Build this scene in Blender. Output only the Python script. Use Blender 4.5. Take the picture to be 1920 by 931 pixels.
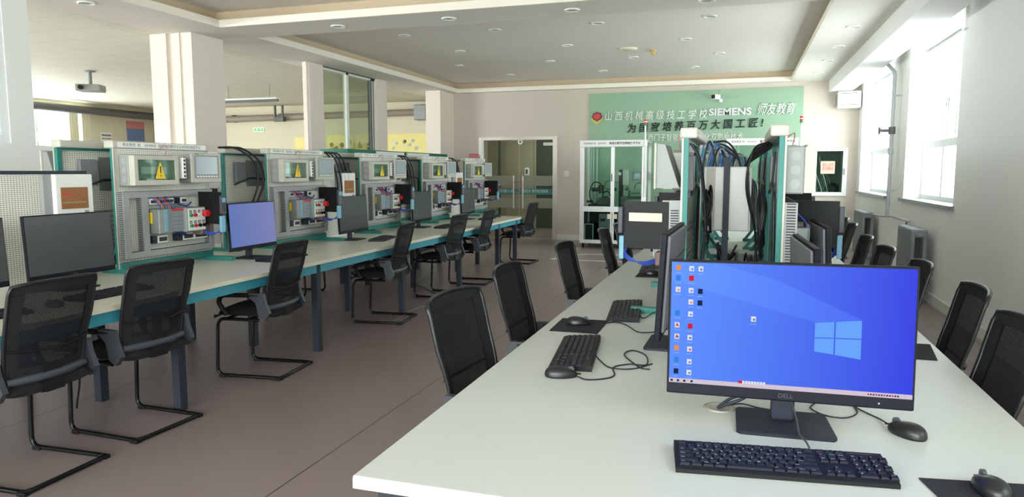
import bpy, bmesh, math, random
from mathutils import Vector, Matrix
random.seed(7)
for o in list(bpy.data.objects): bpy.data.objects.remove(o)
C = bpy.context.scene.collection
SC = bpy.context.scene
PI = math.pi
# ---------------------------------------------------------------- camera
cam = bpy.data.cameras.new('camera'); cam_o = bpy.data.objects.new('camera', cam); C.objects.link(cam_o)
cam.sensor_width = 36; cam.lens = 1345/1920*36; cam.clip_start = 0.05; cam.clip_end = 200
CAMZ = 1.47
cam_o.location = (0, 0, CAMZ)
cam_o.rotation_euler = (math.radians(90-6.15), 0, math.radians(17.75))
SC.camera = cam_o
# ---------------------------------------------------------------- world, light, exposure
SC.view_settings.view_transform = 'Standard'; SC.view_settings.look = 'None'
SC.view_settings.gamma = 1; SC.view_settings.use_curve_mapping = False
SC.view_settings.exposure = 0.0
W = bpy.data.worlds.new('sky'); SC.world = W; W.use_nodes = True
wn = W.node_tree.nodes; wl = W.node_tree.links
bg = wn['Background']; bg.inputs[0].default_value = (0.93, 0.98, 1.0, 1); bg.inputs[1].default_value = 43.0
def portal(name, loc, rot, sx, sy):
    l = bpy.data.lights.new(name, 'AREA'); l.shape = 'RECTANGLE'; l.size = sx; l.size_y = sy
    l.cycles.is_portal = True
    o = bpy.data.objects.new(name, l); C.objects.link(o); o.location = loc; o.rotation_euler = rot
    return o
RW = 2.05      # room face of the window wall
FW = 15.0      # room face of the far wall
CZ = 3.17      # underside of the plaster ceiling
WIN_R = [(8.35, 10.75, 1.11, 3.05), (11.9, 14.6, 1.10, 3.05), (-0.6, 1.8, 1.1, 2.95), (-4.6, -1.6, 0.9, 3.0)]  # last two are unseen, added to let daylight in near the camera
for (a, b, z0, z1) in WIN_R:
    portal('window_portal', (RW+0.36, (a+b)/2, (z0+z1)/2), (0, math.radians(90), 0), z1-z0, b-a)
portal('window_portal', (-16.75, 11.0, 2.1), (0, math.radians(-90), 0), 2.0, 7.2)
portal('window_portal', (-16.75, 1.0, 2.1), (0, math.radians(-90), 0), 2.0, 7.2)
portal('window_portal', (-2.3, -5.3, 1.82), (math.radians(90), 0, 0), 7.8, 2.45)
def area(name, loc, rot, sx, sy, power, col):
    l = bpy.data.lights.new(name, 'AREA'); l.shape = 'RECTANGLE'; l.size = sx; l.size_y = sy
    l.energy = power; l.color = col
    o = bpy.data.objects.new(name, l); C.objects.link(o); o.location = loc; o.rotation_euler = rot
    return o
HALL_LIGHT = area('corridor_fill_light', (-4.3, 16.6, 2.95), (0, 0, 0), 2.0, 0.6, 40, (1, 0.98, 0.95))  # added to brighten the corridor; no lamp fixture is seen there
# ---------------------------------------------------------------- materials
def lin(c):
    return tuple(((x/255)/12.92 if x/255 <= 0.04045 else ((x/255+0.055)/1.055)**2.4) for x in c)
def pm(name, rgb, rough=0.5, metal=0.0, var=0.04, scale=6.0, alpha=1.0, emit=None, es=1.0, spec=0.5, bump=0.0, bscale=200):
    m = bpy.data.materials.new(name); m.use_nodes = True
    nt = m.node_tree; n = nt.nodes; l = nt.links; b = n['Principled BSDF']
    c = lin(rgb)
    tc = n.new('ShaderNodeTexCoord'); no = n.new('ShaderNodeTexNoise'); no.inputs['Scale'].default_value = scale
    no.inputs['Detail'].default_value = 3
    l.new(tc.outputs['Object'], no.inputs['Vector'])
    mx = n.new('ShaderNodeMix'); mx.data_type = 'RGBA'
    mx.inputs['A'].default_value = (*[min(1, x*(1+var)) for x in c], 1)
    mx.inputs['B'].default_value = (*[x*(1-var) for x in c], 1)
    l.new(no.outputs['Fac'], mx.inputs['Factor']); l.new(mx.outputs['Result'], b.inputs['Base Color'])
    b.inputs['Roughness'].default_value = rough; b.inputs['Metallic'].default_value = metal
    b.inputs['Specular IOR Level'].default_value = spec
    b.inputs['Alpha'].default_value = alpha
    if emit:
        b.inputs['Emission Color'].default_value = (*lin(emit), 1); b.inputs['Emission Strength'].default_value = es
    if bump:
        n2 = n.new('ShaderNodeTexNoise'); n2.inputs['Scale'].default_value = bscale
        bp = n.new('ShaderNodeBump'); bp.inputs['Strength'].default_value = bump; bp.inputs['Distance'].default_value = 0.002
        l.new(tc.outputs['Object'], n2.inputs['Vector']); l.new(n2.outputs['Fac'], bp.inputs['Height']); l.new(bp.outputs['Normal'], b.inputs['Normal'])
    return m
def math_node(nt, op, a, b=None):
    n = nt.nodes.new('ShaderNodeMath'); n.operation = op
    for i, v in enumerate((a, b)):
        if v is None: continue
        if isinstance(v, (int, float)): n.inputs[i].default_value = v
        else: nt.links.new(v, n.inputs[i])
    return n.outputs[0]
def grid_mat(name, base, hole, au, av, pu, pv, wu, wv, rough=0.45, metal=0.0, invert=False, round_=False):
    """pattern of small holes (or lines) in the plane of two object axes"""
    m = pm(name, base, rough, metal); nt = m.node_tree; b = nt.nodes['Principled BSDF']
    tc = nt.nodes.new('ShaderNodeTexCoord'); sp = nt.nodes.new('ShaderNodeSeparateXYZ'); nt.links.new(tc.outputs['Object'], sp.inputs[0])
    U, V = sp.outputs[au], sp.outputs[av]
    def stripe(s, p, w):
        f = math_node(nt, 'FRACT', math_node(nt, 'DIVIDE', math_node(nt, 'ADD', s, 50.0), p))
        return math_node(nt, 'LESS_THAN', f, w)
    if invert: mask = math_node(nt, 'MAXIMUM', stripe(U, pu, wu), stripe(V, pv, wv))
    else: mask = math_node(nt, 'MULTIPLY', stripe(U, pu, wu), stripe(V, pv, wv))
    old = b.inputs['Base Color'].links[0].from_socket
    mx = nt.nodes.new('ShaderNodeMix'); mx.data_type = 'RGBA'; mx.inputs['B'].default_value = (*lin(hole), 1)
    nt.links.new(mask, mx.inputs['Factor']); nt.links.new(old, mx.inputs['A']); nt.links.new(mx.outputs['Result'], b.inputs['Base Color'])
    return m
def glass_mat(name, tint=(244, 249, 247), refl=0.10, opac=0.0, ocol=(200, 210, 205), fk=0.6):
    m = bpy.data.materials.new(name); m.use_nodes = True; nt = m.node_tree; n = nt.nodes; n.clear()
    out = n.new('ShaderNodeOutputMaterial'); tr = n.new('ShaderNodeBsdfTransparent'); tr.inputs[0].default_value = (*lin(tint), 1)
    gl = n.new('ShaderNodeBsdfGlossy'); gl.inputs['Roughness'].default_value = 0.03
    lw = n.new('ShaderNodeLayerWeight'); lw.inputs[0].default_value = refl
    mx = n.new('ShaderNodeMixShader'); nt.links.new(math_node(nt, 'MULTIPLY', lw.outputs['Fresnel'], fk), mx.inputs[0]); nt.links.new(tr.outputs[0], mx.inputs[1]); nt.links.new(gl.outputs[0], mx.inputs[2])
    fin = mx
    if opac > 0:
        df = n.new('ShaderNodeBsdfDiffuse'); df.inputs[0].default_value = (*lin(ocol), 1)
        m2 = n.new('ShaderNodeMixShader'); m2.inputs[0].default_value = opac
        nt.links.new(mx.outputs[0], m2.inputs[1]); nt.links.new(df.outputs[0], m2.inputs[2]); fin = m2
    nt.links.new(fin.outputs[0], out.inputs[0]); return m
def emis(name, rgb, s=1.0):
    m = bpy.data.materials.new(name); m.use_nodes = True; nt = m.node_tree; nt.nodes.clear()
    e = nt.nodes.new('ShaderNodeEmission'); e.inputs[0].default_value = (*lin(rgb), 1); e.inputs[1].default_value = s
    o = nt.nodes.new('ShaderNodeOutputMaterial'); nt.links.new(e.outputs[0], o.inputs[0]); return m

M = {}
M['wall'] = pm('wall_paint', (244, 243, 240), 0.75, var=0.015, scale=1.5)
M['far_wall'] = pm('far_wall_paint', (208, 196, 185), 0.75, var=0.015, scale=1.5)
M['pillar'] = pm('pillar_paint', (232, 220, 208), 0.7, var=0.015, scale=1.5)
M['ceiling'] = pm('ceiling_paint', (232, 226, 216), 0.8, var=0.01, scale=1)
M['tray'] = pm('tray_ceiling_paint', (240, 233, 224), 0.8, var=0.01, scale=1)
M['lip'] = pm('cove_lip_paint', (244, 236, 222), 0.7, var=0.01)
M['neigh_wall'] = pm('neighbour_wall_paint', (218, 210, 186), 0.8, var=0.02, scale=1)
M['tile'] = grid_mat('ceiling_tile', (212, 210, 194), (196, 192, 172), 0, 1, 0.6, 0.6, 0.03, 0.03, 0.8, invert=True)
M['green'] = pm('mint_green_panel', (148, 178, 152), 0.55, var=0.03, scale=1.2)
M['baseboard'] = pm('baseboard_white', (225, 222, 216), 0.4)
M['white_metal'] = pm('white_metal', (232, 232, 226), 0.4)
M['window_white'] = pm('window_frame_white', (240, 242, 240), 0.35)
M['sill'] = pm('dark_stone_sill', (120, 124, 126), 0.3, var=0.1, scale=30)
M['worktop'] = pm('laminate_worktop', (222, 220, 204), 0.28, var=0.01, scale=3)
M['edge'] = pm('worktop_edge', (228, 222, 200), 0.4)
M['apron'] = pm('teal_blue_apron', (64, 150, 168), 0.4)
M['teal'] = pm('teal_paint', (42, 126, 118), 0.45)
M['dark_teal'] = pm('dark_teal_paint', (34, 110, 92), 0.4)
M['leg'] = pm('dark_slate_metal', (46, 51, 62), 0.45, spec=0.3)
M['black'] = pm('black_plastic', (20, 21, 24), 0.5, bump=0.05, spec=0.3)
M['black_gloss'] = pm('black_gloss_plastic', (26, 27, 31), 0.32)
M['charcoal'] = pm('charcoal_plastic', (66, 70, 78), 0.42)
M['arm_grey'] = pm('chair_arm_grey', (58, 61, 68), 0.42)
M['bezel'] = pm('monitor_bezel_black', (15, 16, 28), 0.5, spec=0.2)
M['mon_back'] = pm('monitor_back_grey', (112, 114, 120), 0.4)
M['stand_metal'] = pm('monitor_stand_dark', (42, 45, 57), 0.5, spec=0.25)
M['screen_off'] = pm('screen_off', (74, 76, 78), 0.22)
M['tube'] = pm('black_tube', (20, 20, 22), 0.25, 0.3)
M['seat'] = pm('seat_fabric', (18, 19, 22), 0.85, bump=0.3, bscale=600)
M['beige'] = pm('beige_cap_plastic', (196, 192, 180), 0.45)
M['box_grey'] = pm('grey_enclosure_plastic', (146, 149, 146), 0.45)
M['duct'] = pm('grey_cable_duct', (158, 160, 160), 0.5)
M['slot'] = pm('duct_slot_dark', (62, 62, 64), 0.7)
M['chrome'] = pm('brushed_steel', (206, 200, 190), 0.32, 0.6)
M['alu'] = pm('aluminium_profile', (206, 206, 204), 0.35, 0.35)
M['grey_metal'] = pm('grey_metal', (132, 136, 134), 0.4, 0.3)
M['radiator'] = pm('radiator_grey', (128, 132, 134), 0.45)
M['pipe'] = pm('grey_painted_pipe', (172, 176, 178), 0.4)
M['pipe_brown'] = pm('brown_grey_pipe', (148, 134, 122), 0.6)
M['dark_pipe'] = pm('dark_grey_pipe', (92, 92, 92), 0.6)
M['white'] = pm('white_plastic', (238, 238, 234), 0.35)
M['label'] = pm('cream_label', (226, 222, 196), 0.6)
M['yellow'] = pm('warning_yellow', (250, 208, 30), 0.5)
M['red'] = pm('red_plastic', (214, 40, 44), 0.35)
M['pink'] = pm('faded_pink_red', (204, 128, 130), 0.6)
M['greenb'] = pm('green_plastic', (30, 140, 84), 0.35)
M['blue'] = pm('blue_cable', (44, 70, 170), 0.45)
M['skyblue'] = pm('light_blue_plastic', (120, 170, 196), 0.4)
M['brown_win'] = pm('amber_breaker_window', (158, 104, 62), 0.2, var=0.25, scale=25)
M['hmi'] = pm('hmi_screen', (168, 180, 188), 0.15)
M['cable'] = pm('black_cable', (24, 26, 30), 0.45)
M['grey_cable'] = pm('grey_cable', (120, 118, 110), 0.5)
M['ink'] = pm('black_ink', (16, 44, 36), 0.6)
M['sign_ink'] = pm('dark_sign_print', (70, 74, 80), 0.6)
M['hdr'] = pm('faint_header_print', (128, 130, 134), 0.6)
M['letters'] = pm('pale_raised_letters', (232, 236, 228), 0.35)
M['teal_print'] = pm('teal_print', (60, 150, 160), 0.5)
M['key'] = pm('keycap_black', (25, 28, 42), 0.5, spec=0.25)
M['keyprint'] = pm('keycap_print', (190, 196, 214), 0.6)
M['pad'] = pm('mouse_pad_black', (30, 32, 40), 0.9, bump=0.2, bscale=900)
M['orange'] = pm('yellowed_plastic', (206, 170, 104), 0.5)
M['pale_yellow'] = pm('pale_yellow_poster', (240, 226, 150), 0.7, var=0.06, scale=3)
M['poster_blue'] = pm('poster_blue', (110, 130, 180), 0.7)
M['poster_pink'] = pm('pinkish_notice_paper', (226, 196, 176), 0.7)
M['olive'] = pm('olive_print', (150, 140, 96), 0.7)
M['hall'] = pm('corridor_wall_paint', (190, 186, 170), 0.7)
M['dark_door'] = pm('dark_door_paint', (78, 86, 84), 0.3)
M['line'] = pm('white_floor_tape', (222, 220, 220), 0.5)
M['brown'] = pm('brown_wood_trim', (110, 84, 74), 0.5)
M['glass'] = glass_mat('window_glass', (180, 183, 182), 0.05, fk=0.12)  # panes here are darkened to hold back daylight, except the clear one
M['clear'] = glass_mat('clear_window_glass', (252, 254, 253), 0.05, fk=0.12)
M['near_glass'] = glass_mat('dimming_glass_near', (160, 163, 162), 0.05, fk=0.12)
M['mid'] = glass_mat('dimming_glass_neighbour', (206, 208, 206), 0.05, fk=0.12)
M['dim'] = glass_mat('dimming_glass_back', (202, 204, 202), 0.05, fk=0.12)
M['cab_glass'] = glass_mat('cabinet_glass', (228, 242, 236), 0.12)
M['part_glass'] = glass_mat('partition_glass', (232, 238, 228), 0.14)
M['box_glass'] = glass_mat('clear_box_cover', (226, 238, 232), 0.2)
M['frost'] = glass_mat('frosted_film', (220, 220, 208), 0.08, 0.62, (186, 184, 168))
M['teal_film'] = glass_mat('teal_film', (160, 205, 205), 0.08, 0.75, (92, 158, 158))
M['peg'] = grid_mat('white_pegboard', (232, 230, 218), (134, 132, 124), 1, 2, 0.0185, 0.0125, 0.58, 0.42)
M['peg_slot'] = grid_mat('white_slotted_board', (232, 230, 218), (120, 118, 108), 1, 2, 0.031, 0.0135, 0.8, 0.42)
M['mesh_back'] = None
# floor: vinyl with seams
def floor_mat():
    m = pm('vinyl_floor', (152, 136, 134), 0.3, var=0.05, scale=0.7); nt = m.node_tree; b = nt.nodes['Principled BSDF']
    tc = nt.nodes.new('ShaderNodeTexCoord'); sp = nt.nodes.new('ShaderNodeSeparateXYZ'); nt.links.new(tc.outputs['Object'], sp.inputs[0])
    f = math_node(nt, 'FRACT', math_node(nt, 'DIVIDE', math_node(nt, 'ADD', sp.outputs[0], 22.02), 2.0))
    seam = math_node(nt, 'LESS_THAN', f, 0.004)
    n2 = nt.nodes.new('ShaderNodeTexNoise'); n2.inputs['Scale'].default_value = 260; nt.links.new(tc.outputs['Object'], n2.inputs['Vector'])
    old = b.inputs['Base Color'].links[0].from_socket
    mx = nt.nodes.new('ShaderNodeMix'); mx.data_type = 'RGBA'; mx.blend_type = 'MULTIPLY'; mx.inputs['Factor'].default_value = 0.25
    nt.links.new(old, mx.inputs['A']); nt.links.new(n2.outputs['Color'], mx.inputs['B'])
    mx2 = nt.nodes.new('ShaderNodeMix'); mx2.data_type = 'RGBA'; mx2.inputs['B'].default_value = (*lin((74, 68, 68)), 1)
    nt.links.new(seam, mx2.inputs['Factor']); nt.links.new(mx.outputs['Result'], mx2.inputs['A']); nt.links.new(mx2.outputs['Result'], b.inputs['Base Color'])
    n3 = nt.nodes.new('ShaderNodeTexNoise'); n3.inputs['Scale'].default_value = 1.3; nt.links.new(tc.outputs['Object'], n3.inputs['Vector'])
    mr = nt.nodes.new('ShaderNodeMapRange'); mr.inputs['To Min'].default_value = 0.26; mr.inputs['To Max'].default_value = 0.42
    nt.links.new(n3.outputs['Fac'], mr.inputs['Value']); nt.links.new(mr.outputs['Result'], b.inputs['Roughness'])
    return m
M['floor'] = floor_mat()
def meshback_mat():
    m = bpy.data.materials.new('chair_mesh_fabric'); m.use_nodes = True; nt = m.node_tree; n = nt.nodes; b = n['Principled BSDF']
    b.inputs['Base Color'].default_value = (*lin((26, 28, 33)), 1); b.inputs['Specular IOR Level'].default_value = 0.2; b.inputs['Roughness'].default_value = 0.7
    tc = n.new('ShaderNodeTexCoord'); sp = n.new('ShaderNodeSeparateXYZ'); nt.links.new(tc.outputs['Object'], sp.inputs[0])
    s1 = math_node(nt, 'FRACT', math_node(nt, 'DIVIDE', math_node(nt, 'ADD', sp.outputs[0], 5.0), 0.0042))
    s2 = math_node(nt, 'FRACT', math_node(nt, 'DIVIDE', math_node(nt, 'ADD', sp.outputs[2], 5.0), 0.0050))
    hole = math_node(nt, 'MULTIPLY', math_node(nt, 'LESS_THAN', s1, 0.24), math_node(nt, 'LESS_THAN', s2, 0.34))
    tr = n.new('ShaderNodeBsdfTransparent'); mx = n.new('ShaderNodeMixShader'); out = n['Material Output']
    nt.links.new(hole, mx.inputs[0]); nt.links.new(b.outputs[0], mx.inputs[1]); nt.links.new(tr.outputs[0], mx.inputs[2]); nt.links.new(mx.outputs[0], out.inputs[0])
    return m
M['mesh_back'] = meshback_mat()
# ---------------------------------------------------------------- mesh helpers
class MB:
    def __init__(s): s.v = []; s.f = []; s.m = []; s.sm = []
    def add(s, vs, fs, mi=0, smooth=False, T=None):
        k = len(s.v)
        for p in vs:
            p = Vector(p); s.v.append(T @ p if T else p)
        for f in fs: s.f.append([k+i for i in f]); s.m.append(mi); s.sm.append(smooth)
    def box(s, a, b, mi=0, T=None, bev=0.0):
        x0, y0, z0 = [min(a[i], b[i]) for i in range(3)]; x1, y1, z1 = [max(a[i], b[i]) for i in range(3)]
        if bev > 0:
            e = min(bev, (x1-x0)/2.01, (y1-y0)/2.01, (z1-z0)/2.01)
            bm = bmesh.new(); bmesh.ops.create_cube(bm, size=1)
            for v in bm.verts: v.co = Vector(((x0+x1)/2+v.co.x*(x1-x0), (y0+y1)/2+v.co.y*(y1-y0), (z0+z1)/2+v.co.z*(z1-z0)))
            bmesh.ops.bevel(bm, geom=bm.edges[:], offset=e, segments=2, profile=0.5, affect='EDGES')
            bm.verts.index_update()
            s.add([v.co.copy() for v in bm.verts], [[v.index for v in f.verts] for f in bm.faces], mi, False, T); bm.free(); return s
        v = [(x0,y0,z0),(x1,y0,z0),(x1,y1,z0),(x0,y1,z0),(x0,y0,z1),(x1,y0,z1),(x1,y1,z1),(x0,y1,z1)]
        s.add(v, [(0,3,2,1),(4,5,6,7),(0,1,5,4),(1,2,6,5),(2,3,7,6),(3,0,4,7)], mi, False, T); return s
    def prism(s, poly, axis, a, b, mi=0, T=None):
        """poly: list of 2D points in the plane normal to axis"""
        def P(u, v, w):
            return {0: (w, u, v), 1: (u, w, v), 2: (u, v, w)}[axis]
        n = len(poly); vs = [P(u, v, a) for u, v in poly]+[P(u, v, b) for u, v in poly]
        fs = [list(range(n))[::-1], list(range(n, 2*n))]+[(i, (i+1) % n, n+(i+1) % n, n+i) for i in range(n)]
        s.add(vs, fs, mi, False, T); return s
    def cyl(s, p, q, r, n=16, mi=0, r2=None, T=None, cap=True, smooth=True):
        p = Vector(p); q = Vector(q); d = (q-p).normalized(); u = d.orthogonal().normalized(); w = d.cross(u)
        r2 = r if r2 is None else r2; vs = []
        for c, rr in ((p, r), (q, r2)):
            for i in range(n):
                a = 2*PI*i/n; vs.append(c+u*math.cos(a)*rr+w*math.sin(a)*rr)
        s.add(vs, [(i, (i+1) % n, n+(i+1) % n, n+i) for i in range(n)], mi, smooth, T)
        if cap: s.add(vs, [list(range(n))[::-1], list(range(n, 2*n))], mi, False, T)
        return s
    def tube(s, pts, r, n=8, mi=0, T=None, closed=False):
        pts = [Vector(p) for p in pts]; N = len(pts); rings = []
        prev = None
        for i, p in enumerate(pts):
            if closed: d = pts[(i+1) % N]-pts[i-1]
            elif i == 0: d = pts[1]-p
            elif i == N-1: d = p-pts[-2]
            else: d = (pts[i+1]-p).normalized()+(p-pts[i-1]).normalized()
            if d.length < 1e-9: d = Vector((0, 0, 1))
            d.normalize()
            if prev is None: u = d.orthogonal().normalized()
            else:
                u = prev-d*prev.dot(d)
                u = u.normalized() if u.length > 1e-6 else d.orthogonal().normalized()
            prev = u; w = d.cross(u)
            rings.append([p+u*math.cos(2*PI*k/n)*r+w*math.sin(2*PI*k/n)*r for k in range(n)])
        vs = [v for rg in rings for v in rg]; fs = []
        for i in range(N if closed else N-1):
            a = i*n; b = ((i+1) % N)*n
            for k in range(n): fs.append((a+k, a+(k+1) % n, b+(k+1) % n, b+k))
        s.add(vs, fs, mi, True, T)
        if not closed: s.add(vs, [list(range(n))[::-1], list(range((N-1)*n, N*n))], mi, False, T)
        return s
    def lathe(s, prof, c=(0, 0, 0), n=24, mi=0, T=None):
        vs = []
        for r, z in prof:
            for i in range(n): vs.append((c[0]+r*math.cos(2*PI*i/n), c[1]+r*math.sin(2*PI*i/n), c[2]+z))
        fs = []
        for j in range(len(prof)-1):
            for i in range(n): fs.append((j*n+i, j*n+(i+1) % n, (j+1)*n+(i+1) % n, (j+1)*n+i))
        s.add(vs, fs, mi, True, T); s.add(vs, [list(range(n))[::-1], list(range((len(prof)-1)*n, len(prof)*n))], mi, False, T); return s
    def grid(s, fn, nu, nv, mi=0, smooth=True, T=None):
        vs = [fn(i/nu, j/nv) for j in range(nv+1) for i in range(nu+1)]
        fs = [(j*(nu+1)+i, j*(nu+1)+i+1, (j+1)*(nu+1)+i+1, (j+1)*(nu+1)+i) for j in range(nv) for i in range(nu)]
        s.add(vs, fs, mi, smooth, T); return s
    def build(s, name, mats, parent=None, label=None):
        if not isinstance(mats, (list, tuple)): mats = [mats]
        me = bpy.data.meshes.new(name); me.from_pydata([tuple(v) for v in s.v], [], s.f)
        for m in mats: me.materials.append(m)
        me.polygons.foreach_set('material_index', s.m); me.polygons.foreach_set('use_smooth', s.sm)
        bm = bmesh.new(); bm.from_mesh(me); bmesh.ops.recalc_face_normals(bm, faces=bm.faces[:]); bm.to_mesh(me); bm.free()
        me.update()
        o = bpy.data.objects.new(name, me); C.objects.link(o)
        if parent: o.parent = parent
        if label: o['label'] = label
        return o
def B(a, b, name, mat, parent=None, label=None, bev=0.0):
    return MB().box(a, b, bev=bev).build(name, mat, parent, label)
def tag(o, label, cat, group=None, kind=None):
    o['label'] = label; o['category'] = cat
    if group: o['group'] = group
    if kind: o['kind'] = kind
    return o
def thing(name, label, cat, loc=(0, 0, 0), rz=0, group=None):
    o = bpy.data.objects.new(name, None); C.objects.link(o); o.empty_display_size = 0.1
    o.location = loc; o.rotation_euler = (0, 0, rz); return tag(o, label, cat, group)
def struct(o): o['kind'] = 'structure'; return o
KIDS = {}
def kids(o): return [c for c in bpy.data.objects if c.parent == o]
def copy_tree(o, parent=None):
    c = o.copy(); C.objects.link(c)
    if parent: c.parent = parent
    for ch in (KIDS[o.name] if o.name in KIDS else kids(o)): copy_tree(ch, c)
    return c
def place(proto, first, loc, rz, label, group=None):
    o = proto if first else copy_tree(proto)
    o.location = loc; o.rotation_euler = (0, 0, rz); o['label'] = label
    if group: o['group'] = group
    return o
def curve(pts, seg=8):
    """Catmull-Rom through points"""
    P = [Vector(p) for p in pts]; P = [P[0]*2-P[1]]+P+[P[-1]*2-P[-2]]; out = []
    for i in range(1, len(P)-2):
        for k in range(seg):
            t = k/seg; a, b, c, d = P[i-1:i+3]
            out.append(0.5*((2*b)+(c-a)*t+(2*a-5*b+4*c-d)*t*t+(3*b-a-3*c+d)*t**3))
    out.append(P[-2]); return out
def rounded(pts, r, seg=5):
    """polyline with filleted corners"""
    P = [Vector(p) for p in pts]; out = [P[0]]
    for i in range(1, len(P)-1):
        a = (P[i-1]-P[i]); b = (P[i+1]-P[i]); rr = min(r, a.length*0.49, b.length*0.49)
        p0 = P[i]+a.normalized()*rr; p2 = P[i]+b.normalized()*rr
        for k in range(seg+1):
            t = k/seg; out.append(p0*(1-t)**2+P[i]*2*t*(1-t)+p2*t*t)
    out.append(P[-1]); return out
def text(s, size, mat, name, parent=None, loc=(0, 0, 0), rot=(0, 0, 0), ext=0.0, align='LEFT', sx=1.0, shear=0.0, width=None, bold=0.0):
    cu = bpy.data.curves.new('t', 'FONT'); cu.body = s; cu.size = size; cu.extrude = ext; cu.align_x = align; cu.align_y = 'CENTER'
    cu.resolution_u = 3; cu.shear = shear; cu.offset = bold
    t = bpy.data.objects.new('t', cu); C.objects.link(t)
    dg = bpy.context.evaluated_depsgraph_get(); dg.update()
    me = bpy.data.meshes.new_from_object(t.evaluated_get(dg)); bpy.data.objects.remove(t); bpy.data.curves.remove(cu)
    if width and len(me.vertices):
        xs = [v.co.x for v in me.vertices]; k = width/(max(xs)-min(xs)); x0 = min(xs)
        for v in me.vertices: v.co.x = (v.co.x-x0)*k-(width/2 if align == 'CENTER' else 0)
    me.materials.clear(); me.materials.append(mat)
    o = bpy.data.objects.new(name, me); C.objects.link(o); o.location = loc; o.rotation_euler = rot
    if parent: o.parent = parent
    return o
def wall_holes(name, axis, c0, c1, u0, u1, z0, z1, holes, mat):
    """wall slab normal to axis ('x' or 'y') between c0 and c1, with rectangular openings"""
    us = sorted({u0, u1, *[h[0] for h in holes], *[h[1] for h in holes]}); zs = sorted({z0, z1, *[h[2] for h in holes], *[h[3] for h in holes]})
    mb = MB()
    for i in range(len(us)-1):
        for j in range(len(zs)-1):
            um = (us[i]+us[i+1])/2; zm = (zs[j]+zs[j+1])/2
            if any(h[0] < um < h[1] and h[2] < zm < h[3] for h in holes): continue
            if axis == 'x': mb.box((c0, us[i], zs[j]), (c1, us[i+1], zs[j+1]))
            else: mb.box((us[i], c0, zs[j]), (us[i+1], c1, zs[j+1]))
    return struct(mb.build(name, mat))
# ================================================================ THE SETTING
struct(B((-17, -5.5, -0.12), (3, 22, 0), 'floor', M['floor']))
# ceiling: plaster strips around two sunken trays
TX0, TX1 = -6.0, 0.83
T2 = (7.98, 14.85); T1 = (0.6, 7.3)
mb = MB()
for a, b in (((-6.95, -5.0), (TX0, FW)), ((TX1, -5.0), (RW+0.3, FW)), ((TX0, T1[1]), (TX1, T2[0])), ((TX0, T2[1]), (TX1, FW)), ((TX0, -5.0), (TX1, T1[0]))):
    mb.box((a[0], a[1], CZ), (b[0], b[1], CZ+0.08))
struct(mb.build('ceiling', M['ceiling']))
mb = MB()
for (y0, y1) in (T1, T2):
    e = 0.012
    mb.box((TX0-e+0.012, y0, CZ+0.001), (TX0+0.012, y1, CZ+0.085)); mb.box((TX1-0.012, y0, CZ+0.001), (TX1, y1, CZ+0.085))
    mb.box((TX0, y0, CZ+0.001), (TX1, y0+0.012, CZ+0.085)); mb.box((TX0, y1-0.012, CZ+0.001), (TX1, y1, CZ+0.085))
struct(mb.build('trim_1', M['lip']))
mb = MB()
for (y0, y1) in (T1, T2):
    a, b, c, d = TX0-0.12, TX1+0.12, y0-0.1, y1+0.1
    mb.box((a-0.02, c, CZ+0.08), (a, d, CZ+0.2)); mb.box((b, c, CZ+0.08), (b+0.02, d, CZ+0.2))
    mb.box((a, c-0.02, CZ+0.08), (b, c, CZ+0.2)); mb.box((a, d, CZ+0.08), (b, d+0.02, CZ+0.2))
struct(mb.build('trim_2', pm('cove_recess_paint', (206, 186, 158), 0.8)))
struct(B((-6.95, FW, CZ), (-6.5, 16.85, CZ+0.1), 'ceiling_passage', M['ceiling']))
struct(B((-7.0, -5.0, CZ+0.2), (RW+0.4, FW+0.3, CZ+0.35), 'ceiling_tray', M['tray']))
# dropped beam over the windows
struct(B((1.5, -5.0, 2.95), (1.88, FW, CZ), 'trim_3', M['wall']))
# walls
wall_holes('wall_right', 'x', RW, RW+0.34, -5.0, FW+0.3, 0, CZ+0.2, [(a, b, c, d) for a, b, c, d in WIN_R], M['wall'])
struct(B((RW-0.035, 2.0, 0.0), (RW, 6.6, CZ), 'wall_pier', M['wall']))
wall_holes('wall_far', 'y', FW, FW+0.3, -6.5, RW+0.34, 0, CZ+0.2, [(-5.48, -3.80, 0, 2.18), (1.19, 1.80, 1.07, 1.85)], M['far_wall'])
wall_holes('wall_back', 'y', -5.2, -5.0, -16.8, RW+0.34, 0, CZ+0.2, [(-6.2, 1.6, 0.6, 3.05)], M['wall'])
LX0, LX1 = -6.95, -6.53
struct(B((LX0+0.12, -5.0, 0), (LX1, FW, 1.72), 'wall_left', M['wall']))
mb = MB(); mb.box((LX0, -5.0, 1.72), (LX1, 0.6, CZ+0.2)); mb.box((LX0, 5.03, 1.72), (LX1, 5.28, CZ+0.2)); mb.box((LX0, 0.6, 1.72), (LX1, 5.03, 1.73)); mb.box((LX0, 0.6, 3.1), (LX1, 5.03, CZ+.2))
struct(mb.build('wall_left_upper', M['wall']))
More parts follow.
